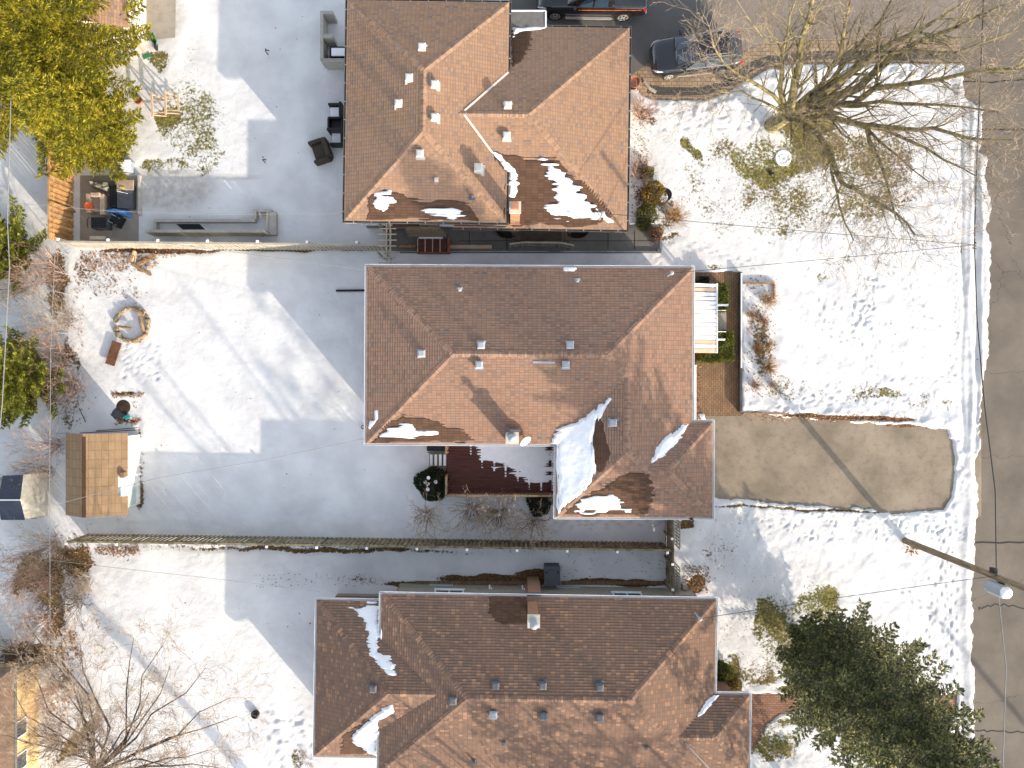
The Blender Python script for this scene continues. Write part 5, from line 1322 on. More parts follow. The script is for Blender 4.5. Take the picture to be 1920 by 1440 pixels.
m = MB(); m.lathe(P(232,763,.03), [(.38,0),(.38,.05),(.30,.07),(.05,.08)], 22); o = m.build('well_cover', M_soil); tag(o, 'round earth brown cover in the raised bed above the tan roofed shed', 'cover')
m = MB(); m.lathe(P(222,776,.02), [(.30,0),(.34,.05),(.2,.08)], 9); o = m.build('rubber_mat', M_greyp); tag(o, 'dark flat mat beside the shed shadow below the round cover', 'mat')
m = MB(); m.cbox(P(238,782,.14), (.30,.22,.12), R(30)); o = m.build('watering_can', M_teal, bevel=.03); tag(o, 'small teal container in the snow above the tan roofed shed', 'container')
m = MB(); 
for (a_,b_) in (((150,812),(262,806)),((180,808),(258,802)),((148,765),(160,790))): m.tube([P(*a_,.15), P(*b_,.2)], .02, 6)
o = m.build('fallen_poles', M_twigd); tag(o, 'thin dark poles lying in the shade behind the tan roofed shed', 'poles')
m = MB(); c = P(636,545,.14); m.beam(P(630,545,.14), P(684,544.5,.14), .11, .05); o = m.build('drain_hose', M_dark); tag(o, 'flat black drain hose sticking out left of the middle house', 'hose')
m = MB(); c = P(681,801,.15); m.tube([c+Vector((.12,.08,0)),c+Vector((-.06,.09,.02)),c+Vector((-.10,0,.05)),c+Vector((-.06,-.08,.02)),c+Vector((.12,-.08,0))], .022, 8); o = m.build('tap_hose', M_dark); tag(o, 'short black hooked pipe by the lower left corner of the middle house', 'pipe')
m = MB(); c = P(480,1338,.1); m.lathe(c, [(.20,0),(.23,.14),(.17,.2),(.12,.12)], 14); o = m.build('planter_bowl', M_dark); tag(o, 'small black bowl alone on the snow left of the bottom house', 'bowl')
m = MB(); m.tube([P(66,1107,1.0), P(98,1128,.9)], .05, 8); o = m.build('yellow_pole', simple('yellow_paint', (.55,.36,.03), .5, .2)); tag(o, 'short yellow pole caught among the bare shrubs at the left', 'pole')
# bin and bits by bottom house
hb = empty('wheeled_bin', P(1035,1075), 'dark grey wheeled bin between the bottom house chimney and the snow', 'bin')
m = MB(); m.topbox(1021,1063,1050,1097,.05,.95); m.build('bin_body', M_greyp, hb, bevel=.03); m = MB(); m.topbox(1020,1062,1051,1069,.951,1.0); m.topbox(1020.5,1069,1050.5,1098,.951,.985); m.build('lid', M_greyp, hb, bevel=.02)
for dx in (1025, 1046): m = MB(); m.topbox(dx-1.6,1072,dx+1.6,1075,.985,1.0); m.build('lid_handle', M_dark, hb)
for (x0,x1,l) in ((778,1020,'left run of brown kerb stones at the foot of the bottom house'),(1052,1250,'right run of brown kerb stones at the foot of the bottom house')):
    m = MB(); x = x0
    while x < x1: m.topbox(x+.4,1090,min(x1,x+9.4),1096.5,0,.16); x += 9.6
    o = m.build('brick_edging', M_pathbrick); tag(o, l, 'edging')
rt = empty('sleeper_planter', P(1285,1108), 'narrow brick red planter box by the top right corner of the bottom house', 'planter'); m = MB(); m.beam(P(1283,1100,.3), P(1299,1119,.3), .35, .3); m.build('planter_box', M_terra, rt); m = MB(); m.cbox(P(1283,1099,.4), (.22,.22,.5)); m.build('corner_post', M_concw, rt)
# front stuff
fpz = empty('flower_pot', P(1188,160), 'large terracotta pot at the driveway corner of the top house', 'flower pot'); m = MB(); m.lathe(P(1187,160), [(.20,0),(.29,.42),(.33,.43),(.33,.50),(.28,.50),(.26,.38)], 22); m.build('pot', M_terra, fpz, smooth=False); m = MB(); m.lathe(P(1187,160,.30), [(.245,0),(.24,.06)], 18); m.build('soil', M_soil, fpz)
m = MB(); 
for rr_ in (.14,.36):
    n = 28; vs, fs = [], []
    for k in range(n):
        t = 2*math.pi*k/n
        for q in range(8): a = 2*math.pi*q/8; R_ = rr_+.07*math.cos(a); vs.append(P(1468,296,.055)+Vector((R_*math.cos(t), R_*math.sin(t), .05*math.sin(a))))
    for k in range(n):
        for q in range(8): fs.append((k*8+q, ((k+1)%n)*8+q, ((k+1)%n)*8+(q+1)%8, k*8+(q+1)%8))
    m.add(vs, fs)
m.lathe(P(1468,296,.0), [(.44,0),(.44,.05),(.40,.06)], 26); o = m.build('snowy_stepping_stone', M_snow, smooth=True); tag(o, 'snow covered round ringed stone in the grass under the bare maple', 'stone')
m = MB(); m.lathe(P(1446,326,.0), [(.12,0),(.13,.12),(.08,.16)], 12); o = m.build('valve_cap', M_dark); tag(o, 'small black round cap on the lawn below the ringed stone', 'cap')
# lantern statue bed
so_ = empty('garden_fountain', P(1244,368), 'dark stone basin heaped with snow amid golden shrubs by the top house', 'fountain'); m = MB(); m.lathe(P(1243,370), [(.18,0),(.14,.3),(.34,.5),(.36,.55),(.28,.52)], 16); m.build('basin', M_dark, so_); m = MB(); m.lathe(P(1243,370,.5), [(.27,0),(.24,.08),(.1,.14)], 12); m.build('snow_cap', M_snow, so_)
m = MB(); m.cbox(P(1247,385,.2), (.5,.12,.1), R(60)); o = m.build('bleached_log', M_raw); tag(o, 'pale bleached log beside the snowy basin in the shrub bed', 'log')
m = MB(); m.tube([P(1208,153,.1),P(1218,165,.12),P(1230,173,.12)], .09, 7) ; o = m.build('driftwood', M_fencep); tag(o, 'grey driftwood log between the terracotta pot and paver walk', 'log')
# flat porch roof top of house A
pr_ = empty('flat_canopy', P(990,35), 'small flat grey membrane canopy with white edge beside the parked pickup', 'canopy'); m = MB(); m.topbox(958,21,1022,50,2.5,2.7); m.build('membrane', M_membrane, pr_); m = MB(); m.topbox(958,18.5,1024,21,2.45,2.74); m.topbox(1022,21,1025,49,2.45,2.74); m.build('white_edge', M_white, pr_)
# ---------------- vegetation
def leafquads(mb, pts, dirs, ln, wd, r, tilt=.5):
    for p, d in zip(pts, dirs):
        L = ln*r.uniform(.7, 1.3); w_ = wd*r.uniform(.7, 1.3)
        s = d.cross(Vector((r.uniform(-tilt,tilt), r.uniform(-tilt,tilt), 1))); 
        if s.length < .01: continue
        s.normalize(); q = p + d*L
        n = len(mb.v); m_ = p + d*L*.45 + Vector((0,0,r.uniform(-.02,.03)))
        mb.v.extend([tuple(p), tuple(m_+s*w_), tuple(q), tuple(m_-s*w_)]); mb.f.append((n,n+1,n+2,n+3)); mb.m.append(0)
def conifer(name, base, Ht, Rad, mat, label, cat='tree', seed=1, nbr=150, z0=.8, droop=.35, spray=.34, wd=.035, step=.13, bare=0, top=.18, shape=.75, group=None, lean=(0,0), perp=2, upturn=.25, clump=.0, tufts=3, ln0=.12, bulge=None):
    r = random.Random(seed); base = Vector((base[0], base[1], 0)); root = empty(name, base, label, cat, group)
    tr = MB(); tip = base+Vector((lean[0], lean[1], Ht)); tr.tube([base-Vector((0,0,.2)), base+(tip-base)*.4, base+(tip-base)*.97], [Ht*.018+.05, Ht*.012+.03, .02], 8); 
    cr = MB(); ga = 2.399963
    for i in range(nbr):
        f = (i+.5)/nbr; f = f**1.15; z = z0+(Ht-z0)*f; L = Rad*((1-f)**shape*(1-top)+top*(1-f)**.4)*r.uniform(.72, 1.12)
        if bulge: L *= min(1, bulge+f*1.9)
        if i % 7 == 0: L *= 1.12
        a = i*ga+r.uniform(-.3,.3); c = base+(tip-base)*(z/Ht); d = Vector((math.cos(a), math.sin(a), 0)); p0 = c; n = max(3, int(L/step)); bend = Vector((r.uniform(-.18,.18), r.uniform(-.18,.18), 0))
        pts = []
        for k in range(n+1):
            t = k/n; pts.append(c + d*L*t + bend*L*t*t + Vector((0,0,L*(.10*(1-f)*0 - droop*t + upturn*t*t*(1.1)))) + Vector((0,0,.05*math.sin(t*9+i))))
        if i % 2 == 0 or f < .5: tr.tube([pts[0], pts[n//2], pts[-1]], [.012+L*.008, .010+L*.004, .006], 3, False)
        for k in range(max(1, int(n*bare)), n+1):
            t = k/n; p = pts[k]; ax = (pts[k]-pts[k-1]).normalized() if k else d
            side = Vector((-ax.y, ax.x, 0)).normalized(); sl = spray*(1.25-.85*t)*(L/Rad*.4+.65)
            P_, D_ = [], []
            for sgn in (-1, 1):
                for q in range(perp):
                    dd = (ax*r.uniform(.45,.95)+side*sgn*r.uniform(.6,1.1)+Vector((0,0,r.uniform(-.35,.25)))).normalized(); LL = sl*r.uniform(.6,1.25)
                    m = tufts
                    for u in range(m):
                        pp = p + dd*LL*(u/m); 
                        for s3 in (-1,1):
                            D_.append((dd+dd.cross(Vector((0,0,1)))*s3*r.uniform(.15,.6)+Vector((0,0,r.uniform(-.2,.45)))).normalized()); P_.append(pp+Vector((r.uniform(-.02,.02),r.uniform(-.02,.02),r.uniform(-.03,.03))))
            leafquads(cr, P_, D_, ln0+.05*r.random(), wd, r)
            if k == n: leafquads(cr, [p]*3, [(ax+Vector((r.uniform(-.4,.4),r.uniform(-.4,.4),.1))).normalized() for _ in range(3)], .16, wd, r)
    tr.build('trunk', M_bark, root); cr.build('crown', mat, root)
    return root
def branchy(tr, tw, p, d, L, rad, depth, r, up=.15, spread=.6, nseg=5, kids=3, minr=.006, shrink=.62, twmin=.02, wig=.18):
    pts, rads = [p.copy()], [rad]; d = d.normalized()
    for k in range(nseg):
        d = (d + Vector((r.uniform(-wig,wig), r.uniform(-wig,wig), r.uniform(-wig,wig)+up*.25))).normalized(); p = p+d*(L/nseg); pts.append(p.copy()); rads.append(max(minr*.7, rad*(1-.62*(k+1)/nseg)))
    (tr if rad > twmin else tw).tube(pts, rads, 6 if rad > .05 else (4 if rad > .02 else 3), False)
    if depth <= 0: return
    for q in range(kids+(r.random() < .5)):
        k = r.randint(1, nseg) if q else nseg
        ax = (pts[k]-pts[k-1]).normalized(); s = Vector((r.gauss(0,1), r.gauss(0,1), r.gauss(0,.6))); s -= ax*s.dot(ax)
        if s.length < .01: continue
        s.normalize(); nd = (ax + s*spread*r.uniform(.6,1.3)).normalized()
        branchy(tr, tw, pts[k], nd, L*shrink*r.uniform(.7,1.2), max(minr, rads[k]*r.uniform(.55,.8)), depth-1, r, up, spread, max(3, nseg-1), kids, minr, shrink, twmin, wig)
def shrub(name, px, py, Rr, Ht, n, mat, label, cat='shrub', seed=1, depth=2, minr=.007, spread=.55, lean=(0,0), group=None, rad=.014, kids=3, z0=0, leafm=None, nleaf=0, lw=.03):
    r = random.Random(seed); c = P(px, py, z0); root = empty(name, c, label, cat, group); tw = MB()
    for i in range(n):
        a = r.uniform(0, 6.283); rr = Rr*r.uniform(.0,.3); d = Vector((math.cos(a)*r.uniform(.2,1)*Rr+lean[0], math.sin(a)*r.uniform(.2,1)*Rr+lean[1], Ht)); L = d.length*.62
        branchy(tw, tw, c+Vector((math.cos(a)*rr, math.sin(a)*rr, 0)), d, L, rad*r.uniform(.7,1.4), depth, r, .1, spread, 4, kids, minr, .55, 0)
    tw.build('stems', mat, root)
    if leafm:
        lf = MB(); 
        for i in range(nleaf):
            a = r.uniform(0, 6.283); q = Rr*math.sqrt(r.random()); p = c+Vector((q*math.cos(a), q*math.sin(a), Ht*r.uniform(.1,1)*(1-.5*q/Rr))); d = Vector((r.gauss(0,1), r.gauss(0,1), r.gauss(.3,.6))).normalized(); leafquads(lf, [p], [d], .10, lw, r)
        lf.build('foliage', leafm, root)
    return root
def bush(name, poly_or_c, Ht, mat, label, n=2500, seed=1, cat='shrub', ln=.09, wd=.028, box=False, group=None, snow=0):
    r = random.Random(seed); lf = MB()
    if box:
        x0, y0, x1, y1 = poly_or_c; a, b = P(x0, y1, Ht*.9), P(x1, y0, Ht*.9); cx, cy, hx, hy = (a.x+b.x)/2, (a.y+b.y)/2, (b.x-a.x)/2, (b.y-a.y)/2
    else:
        cc = P(poly_or_c[0], poly_or_c[1], Ht*.6); cx, cy = cc.x, cc.y; hx = hy = poly_or_c[2]
    root = empty(name, (cx, cy, 0), label, cat, group)
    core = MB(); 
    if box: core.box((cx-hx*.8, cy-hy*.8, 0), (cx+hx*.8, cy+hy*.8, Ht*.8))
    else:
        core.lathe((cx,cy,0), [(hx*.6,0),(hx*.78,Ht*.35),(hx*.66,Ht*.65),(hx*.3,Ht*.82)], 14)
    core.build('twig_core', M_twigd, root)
    for i in range(n):
        if box:
            u, v = r.uniform(-1,1), r.uniform(-1,1); w_ = r.random(); e = max(abs(u), abs(v)); bump = .06*math.sin(u*7*hx+seed)*math.cos(v*6*hy)
            if e < .85 or w_ > .8: p = Vector((cx+u*hx, cy+v*hy, Ht*(.86+r.uniform(0,.14))+bump))
            else: p = Vector((cx+u*hx*r.uniform(.9,1.04), cy+v*hy*r.uniform(.9,1.04), Ht*w_))
            d = Vector((u*.5+r.gauss(0,.6), v*.5+r.gauss(0,.6), .6+r.gauss(0,.4))).normalized()
        else:
            a = r.uniform(0,6.283); ph = math.acos(r.uniform(-.15,1)); rr = r.uniform(.82,1.05)*(1+.10*math.sin(3*a+seed)+.07*math.sin(5*a+ph*4)); o = Vector((math.sin(ph)*math.cos(a), math.sin(ph)*math.sin(a), math.cos(ph)))
            p = Vector((cx+o.x*hx*rr, cy+o.y*hx*rr, max(.04, Ht*.35+o.z*Ht*.62*rr))); d = (o+Vector((r.gauss(0,.5),r.gauss(0,.5),r.gauss(.2,.4)))).normalized()
        leafquads(lf, [p], [d], ln, wd, r, 1)
    lf.build('foliage', mat, root)
    if snow:
        m = MB()
        for k in range(snow):
            a, q = r.uniform(0,6.283), hx*r.uniform(.1,.7); z = Ht*.35+Ht*.62*math.sqrt(max(0,1-(q/hx)**2)); m.lathe((cx+q*math.cos(a), cy+q*math.sin(a)*(hy/hx), z), [(.09,-.02),(.10,.02),(.04,.05)], 8)
        m.build('snow_cover', M_snow, root)
    return root
# conifers on the left
conifer('conifer_tree', P(126,132), 12.5, 5.1, M_fir, 'huge yellow green conifer filling the top left corner', seed=3, nbr=250, z0=1.6, spray=.95, wd=.024, step=.17, shape=.62, droop=.28, perp=2, tufts=7, ln0=.16)
conifer('conifer_tree', P(204,262), 7.0, 2.3, M_fir, 'smaller yellow green conifer over the orange cedar fence', seed=31, nbr=130, z0=1.0, spray=.75, wd=.024, step=.15, shape=.6, tufts=6, ln0=.16)
conifer('conifer_tree', P(28,475), 5.5, 2.2, M_pine, 'round green conifer at the left edge above the reddish thicket', seed=5, nbr=170, z0=.3, spray=.5, wd=.028, step=.14, tufts=4, droop=.05, upturn=.5, shape=.45)
conifer('conifer_tree', P(66,712), 4.6, 2.3, M_pine, 'round green conifer at the left edge beside the middle back yard', seed=6, nbr=190, z0=.3, spray=.5, wd=.028, step=.14, tufts=4, droop=.0, upturn=.5, shape=.42)
conifer('spruce_tree', P(1514,1208), 14, 3.5, M_spr, 'large dark blue green spruce on the front lawn of the bottom house', seed=8, nbr=290, z0=1.0, spray=.70, wd=.034, step=.17, shape=.50, droop=.25, upturn=.3, tufts=5, perp=2, top=.12, bulge=.50)
# bare maple
def maple():
    base = P(1446,237); root = empty('maple_tree', base, 'large bare mossy maple spreading over the lawn and street at the top right', 'tree'); r = random.Random(12); tr, tw = MB(), MB()
    fork = P(1482,214,2.6); tr.tube([base-Vector((0,0,.2)), base+Vector((0,0,.25)), P(1458,230,1.2), fork], [.50,.38,.34,.32], 12)
    limbs = [([(1480,214,2.5),(1488,170,4.2),(1500,120,5.6),(1504,70,7.2),(1520,20,8.6),(1540,-60,10)],.20),
             ([(1484,210,2.5),(1530,185,4),(1590,140,5.6),(1640,100,7),(1720,60,8.6),(1800,10,10)],.22),
             ([(1486,212,2.5),(1540,190,4),(1610,165,5.2),(1670,110,6.6),(1730,75,7.8),(1790,52,8.8),(1880,10,10.4)],.21),
             ([(1488,216,2.5),(1540,200,3.6),(1600,195,4.6),(1640,165,5.8),(1720,155,7),(1800,140,8.4),(1900,130,10),(1990,90,11)],.17),
             ([(1486,222,2.4),(1550,218,3.8),(1620,235,5),(1690,242,6.2),(1750,240,7.2),(1820,260,8.6),(1900,262,10)],.15),
             ([(1488,224,2.4),(1530,250,3.6),(1560,295,4.8),(1580,345,6),(1620,365,7),(1680,400,8),(1715,440,9)],.14),
             ([(1482,218,2.5),(1560,222,4),(1625,240,5.2),(1645,290,6.4),(1665,350,7.6),(1680,410,8.8)],.12),
             ([(1478,210,2.5),(1462,165,4),(1466,110,5.6),(1478,60,7),(1492,0,8.8)],.13),
             ([(1474,214,2.4),(1450,178,4.2),(1405,150,5.2),(1370,130,6.2),(1340,90,7.2),(1330,50,8)],.09),
             ([(1470,212,2.4),(1430,190,3.8),(1390,170,4.6),(1350,172,5.4),(1320,182,6)],.06),
             ([(1484,208,2.5),(1540,160,4.4),(1576,100,6),(1584,50,7.4),(1598,-20,9)],.14),
             ([(1486,222,2.4),(1484,245,3.0),(1483,268,3.3)],.10),
             ([(1484,208,2.5),(1560,150,4.4),(1600,100,5.8),(1650,40,7.6),(1690,-30,9.4)],.13),
             ([(1590,196,4.5),(1650,190,5.8),(1720,196,7),(1800,200,8.4),(1870,210,9.6)],.09),
             ([(1620,236,5),(1700,262,6.4),(1770,300,7.6),(1830,330,8.6)],.08),
             ([(1560,295,4.8),(1570,360,6.2),(1585,420,7.4),(1600,450,8)],.06),
             ([(1625,240,5.2),(1680,290,6.6),(1740,340,8)],.06),
             ([(1640,100,7),(1700,95,8),(1790,100,9.4),(1900,60,11)],.08),
             ([(1466,110,5.6),(1430,70,6.8),(1400,30,8)],.05)]
    for pts, rad in limbs:
        q = [P(*p) for p in pts]; n = len(q); qq = [q[0]]
        for a_, b_ in zip(q[:-1], q[1:]):
            L = (b_-a_).length
            qq.append(a_.lerp(b_,.5)+Vector((r.uniform(-.05,.05)*L,r.uniform(-.05,.05)*L,r.uniform(-.03,.03)*L))); qq.append(b_)
        rads = [max(.026, 1.2*rad*(1-.80*k/(len(qq)-1))) for k in range(len(qq))]
        limb = MB(); limb.tube(qq, rads, 8, False)
        for k in range(1, len(qq)):
            ax = (qq[k]-qq[k-1]).normalized(); t = k/(len(qq)-1)
            for z in range(2 if t < .4 else 3):
                s = Vector((r.gauss(0,1), r.gauss(0,1), r.gauss(0,.7))); s -= ax*s.dot(ax); s.normalize()
                branchy(limb, tw, qq[k], ax+s*r.uniform(.5,1.0)+Vector((0,0,.05)), r.uniform(.9,1.9)*(1.15-.3*t), max(.014, rads[k]*.4), 4, r, .03, .6, 5, 2, .0065, .64, .022, .2)
        limb.build('limb', M_maple, root)
    tr.build('trunk', M_maple, root); tw.build('twigs', simple('maple_twig', (.33,.26,.185), .85, .3), root)
maple()
# bare tree bottom left
def bare_tree(name, px, py, Ht, limbs, label, seed, mat=M_twigd, twm=None, rad=.2, dep=3, L=(1.0,2.0), fork=2.2, n_per=2, tip=(0,0)):
    base = P(px, py); root = empty(name, base, label, 'tree'); r = random.Random(seed); tr, tw = MB(), MB(); f = base+Vector((tip[0], tip[1], fork)); tr.tube([base-Vector((0,0,.2)), base.lerp(f,.5), f], [rad*1.3, rad, rad*.85], 8)
    for pts in limbs:
        q = [f]+[(P(*p) if isinstance(p, tuple) else p) for p in pts]; rads = [max(.012, rad*.6*(1-.85*k/(len(q)-1))) for k in range(len(q))]; tr.tube(q, rads, 6, False)
        for k in range(1, len(q)):
            ax = (q[k]-q[k-1]).normalized()
            for z in range(n_per):
                s = Vector((r.gauss(0,1), r.gauss(0,1), r.gauss(0,.7))); s -= ax*s.dot(ax); s.normalize()
                branchy(tr, tw, q[k].lerp(q[k-1], r.random()*.7), ax+s*r.uniform(.4,1)+Vector((0,0,.15)), r.uniform(*L), max(.010, rads[k]*.5), dep, r, .12, .6, 4, 2, .0065, .62, .018, .16)
    tr.build('trunk', mat, root); tw.build('twigs', twm or M_twig, root); return root
r_ = random.Random(77); lm_ = []
for k in range(19):
    tx, ty = ((430,1300),(445,1350),(400,1400),(380,1260),(300,1210),(250,1190),(160,1200),(110,1180),(60,1170),(20,1210),(15,1290),(40,1350),(330,1240),(420,1440),(340,1420),(90,1260),(5,1380),(270,1300),(140,1290))[k]
    zt = r_.uniform(4.6,6.6); pts = []
    b0_ = P(225,1425,2.4); b1_ = P(tx, ty, zt)
    for t in (.28,.55,.78,1): q = b0_.lerp(b1_, t)+Vector((r_.uniform(-.45,.45)*(1-t*.4), r_.uniform(-.45,.45)*(1-t*.4), .5*math.sin(t*3.14))); pts.append(q)
    lm_.append(pts)
bare_tree('bare_tree', 225,1405, 6, lm_, 'bare dark branched tree spreading over the bottom left corner of the yard', 21, n_per=4, L=(.7,1.5), rad=.10, dep=4)
# bare shrubs at the left border
i = 0
for px, py, Rr, Ht, n, mt, l in ((118,515,1.1,2.2,26,M_twigr,'reddish bare thicket left of the wire fence near the grey fence end'),(128,600,1.5,2.6,30,M_twig,'pale stemmed bare shrub left of the fire pit ring'),(120,665,1.3,2.2,34,M_twigr,'reddish bare thicket between the fire pit and the round green conifer'),
    (140,725,1.2,1.8,34,M_twigr,'dense reddish bare thicket right of the round green conifer'),(112,835,1.0,2.2,24,M_twigr,'reddish bare shrub left of the tan roofed shed'),(100,885,.8,2.0,16,M_twig,'bare shrub between the slate roofed shed and the tan roofed shed'),
    (105,1020,1.3,2.2,40,M_twig,'dense bare shrub at the left end of the long mossy fence'),(95,1075,1.4,2.2,44,M_twigr,'tangled brown thicket below the left end of the mossy fence'),(165,1090,1.0,1.6,30,M_twig,'low grey brown bare shrub at the edge of the lower back yard'),(150,1130,1.0,1.8,16,M_twigd,'dark forked bare shrub at the edge of the lower back yard'),
    (95,1160,1.0,1.8,26,M_twigr,'reddish brown thicket above the bare tree in the lower left'),(60,1230,1.6,1.8,36,M_twigd,'dark tangled thicket above the yellow sided building'),(105,1290,1.0,1.6,26,M_twigr,'reddish low shrub right of the yellow sided building'),(178,1318,1.0,.9,26,M_twig,'matted brush at the end of the dark diagonal hedge'),
    (110,1385,1.1,1.0,30,M_twigd,'dark diagonal brush hedge beside the yellow sided building'),(40,540,1.3,2.0,20,M_twig,'bare pale twigs at the left edge below the round green conifer')):
    i += 1; shrub('bare_shrub', px, py, Rr*1.1, Ht, int(n*1.5), mt, l, seed=100+i, group='bare shrubs along the back border', depth=3, kids=2)
shrub('bare_shrub', 1200, 212, .9, 1.3, 44, M_twigr, 'reddish fan shaped bare shrub against the front of the top house', seed=140, spread=.4)
shrub('bare_shrub', 1198, 322, .75, 1.0, 36, M_twigr, 'low red stemmed shrub by the top house front left of the green tuft', seed=141, spread=.4)
shrub('ornamental_grass', 1262, 408, .75, 1.1, 90, M_straw, 'fluffy straw coloured grass clump at the tip of the front shrub bed', seed=142, depth=1, spread=.35, cat='grass')
bush('golden_shrub', (1228,362,.62), .95, M_gold, 'golden green shrub heaped round the snowy basin by the top house', 1500, 3)
bush('evergreen_shrub', (1214,398,.5), .6, M_box, 'dark green low shrub below the golden shrub at the top house corner', 900, 4)
bush('evergreen_shrub', (1216,322,.28), .7, M_box, 'small bright green rounded tuft beside the red stemmed shrub', 500, 5)
bush('hydrangea_ball', (1231,437,.33), .7, M_leaf, 'small round brown shrub at the end of the side walkway', 700, 6)
bush('evergreen_shrub', (1207,418,.35), .5, M_box, 'small green shrub at the corner of the top house by the walkway', 500, 7)
# hedges at the middle front door
bush('boxwood_hedge', (1344,531,1366,584), .8, M_box, 'clipped green boxwood block above the porch steps', 2600, 8, cat='hedge', box=True)
bush('boxwood_hedge', (1346,621,1376,678), .8, M_box, 'taller clipped green boxwood block below the porch steps', 3200, 9, cat='hedge', box=True)
bush('boxwood_hedge', (1311,664,1352,679), .8, M_box, 'clipped green boxwood row below the white awning', 1800, 10, cat='hedge', box=True)
bush('boxwood_hedge', (1301,519,1330,531), .45, M_yew, 'low dark hedge strip between the awning and the top edge of the brick walk', 700, 11, cat='hedge', box=True)
# round yew, green shrub and bare shrubs by the deck
bush('yew_bush', (810,908,.82), 1.3, M_yew, 'round dark green yew bush below the small deck stairs', 5200, 12, snow=5)
bush('evergreen_shrub', (1012,945,.62), .9, M_yew, 'dark green shrub between the deck and the wing of the middle house', 1900, 13)
for k, (px, py, mt, l) in enumerate(((800,965,M_twig,'small bare shrub below the round yew bush'),(885,955,M_twig,'left bare shrub below the red deck'),(935,962,M_twig,'middle bare shrub below the red deck, densest of the row'),(1005,975,M_twig,'bare shrub below the dark green shrub near the wing'))):
    shrub('bare_shrub', px, py, 1.05, 1.8, 26+12*(k == 2), mt, l, seed=160+k, depth=3, group='bare shrubs beside the deck', rad=.022, kids=2, minr=.011)
# front bed brown grasses
for k, (px, py, Rr, n, mt, l) in enumerate(((1436,563,.62,90,M_straw,'largest rust coloured grass clump at the top of the front bed'),(1405,590,.4,50,M_straw,'small rust coloured grass clump left in the front bed'),(1428,602,.4,56,M_leaf,'rust coloured clump below the largest grass clump in the front bed'),(1418,655,.45,60,M_leaf,'dark brown flattened clump in the middle of the front bed'),(1440,648,.35,40,M_straw,'small tan tuft in the middle of the front bed'),(1440,690,.6,80,M_straw,'brown and green grass clump low in the front bed'),(1414,722,.42,56,M_leaf,'flattened rust coloured clump at the bottom of the front bed'),(1446,722,.35,40,M_straw,'small straw tuft at the lower right of the front bed'))):
    shrub('ornamental_grass', px, py, Rr, .55, n, mt, l, seed=170+k, depth=1, spread=.5, cat='grass', group='dead grasses in the front bed', rad=.012, kids=2)
# bottom house corner shrubs
bush('evergreen_shrub', (1356,1262,.5), .9, M_box, 'green shrub against the right wall of the bottom house', 1700, 14)
bush('golden_shrub', (1375,1285,.42), .6, M_gold, 'golden brown low shrub right of the green shrub at the bottom house', 900, 15)
# low plants scattered by the bottom left eave
shrub('low_plants', 575, 1425, .7, .35, 20, M_leaf, 'brown wilted plants in the snow left of the bottom house wing', seed=190, depth=1, cat='plant')
# weeds along fences: uncountable litter
def litter(name, spots, mat, label, cat, n, seed, ln=.12, wd=.02, up=.3):
    r = random.Random(seed); m = MB()
    for i in range(n):
        (x0, y0, x1, y1) = r.choice(spots); p = P(r.uniform(x0,x1), r.uniform(y0,y1), .08+r.random()*.03); d = Vector((r.gauss(0,1), r.gauss(0,1), abs(r.gauss(0,up)))).normalized(); leafquads(m, [p], [d], ln, wd, r, 1)
    o = m.build(name, mat); tag(o, label, cat, kind='stuff'); return o
litter('dry_weeds', [(200,1020,1240,1030),(300,1018,1000,1026),(560,1018,900,1024)], M_twigd, 'thin dark weeds along the foot of the long mossy board fence', 'weeds', 900, 1, .22, .012, .5)
litter('dead_leaf_litter', [(150,470,330,485),(140,478,260,560),(160,480,240,510),(150,480,300,500),(210,735,270,745),(215,785,265,795),(120,560,160,800),(255,850,268,950)], M_leaf, 'brown dead leaves scattered over the back corner of the middle yard', 'leaves', 650, 2, .11, .045, .3)
litter('dead_leaf_litter', [(1304,668,1312,786),(1304,668,1312,786),(1400,778,1700,790),(1395,525,1455,745),(1280,1060,1330,1110),(1185,200,1215,430)], M_leaf, 'brown dead leaves scattered in the beds before the two upper houses', 'leaves', 1300, 3, .10, .04, .3)
litter('dead_leaf_litter', [(60,1050,140,1350),(90,1150,130,1400),(100,1000,170,1120),(180,1025,260,1040)], M_leaf, 'brown dead leaves under the thickets at the lower left border', 'leaves', 700, 4, .12, .045, .3)
litter('lawn_leaves', [(1330,960,1500,1180),(1350,1100,1450,1250),(1050,1020,1250,1085),(480,1075,700,1100),(1180,190,1330,460)], M_leaf, 'small dark leaves sprinkled on the snow round the bottom house', 'leaves', 420, 5, .07, .03, .2)
# trees beyond the frame whose shadows reach into it
for k, (px, py, hh, rr_, nb, l) in enumerate(((1230,1640,9,2.7,62,'nearest sparse spruce beyond the bottom edge of the picture'),(1370,1720,11.5,3.0,66,'sparse spruce beyond the bottom edge right of the nearest one'),(1545,1545,8.6,2.0,60,'low spruce beyond the bottom edge below the lawn spruce'),(1560,1840,14,3.2,44,'tall spruce far beyond the bottom edge of the lawn'),(1000,1640,8.5,2.3,26,'small sparse spruce beyond the bottom edge behind the bottom house'),(1720,1960,16,3.2,44,'tall spruce beyond the bottom right corner'))):
    conifer('spruce_tree', P(px, py), hh, rr_, M_spr, l, seed=41+k, nbr=nb, z0=1.8, spray=.8, wd=.10, step=.32, shape=.55, tufts=3, group='spruces beyond the bottom edge')
bare_tree('bare_tree', 1130,1610, 14, [[Vector((5.5,-27,5)),Vector((5.0,-27.5,9)),Vector((4.6,-27,13))],[Vector((7,-26,6)),Vector((7.6,-25.4,9)),Vector((8,-25,12.5))],[Vector((3,-26,6)),Vector((1.6,-25.4,9)),Vector((1,-25,12))]], 'bare tree just beyond the bottom edge behind the bottom house', 51, dep=4, L=(1.8,3.2), n_per=4, rad=.3)
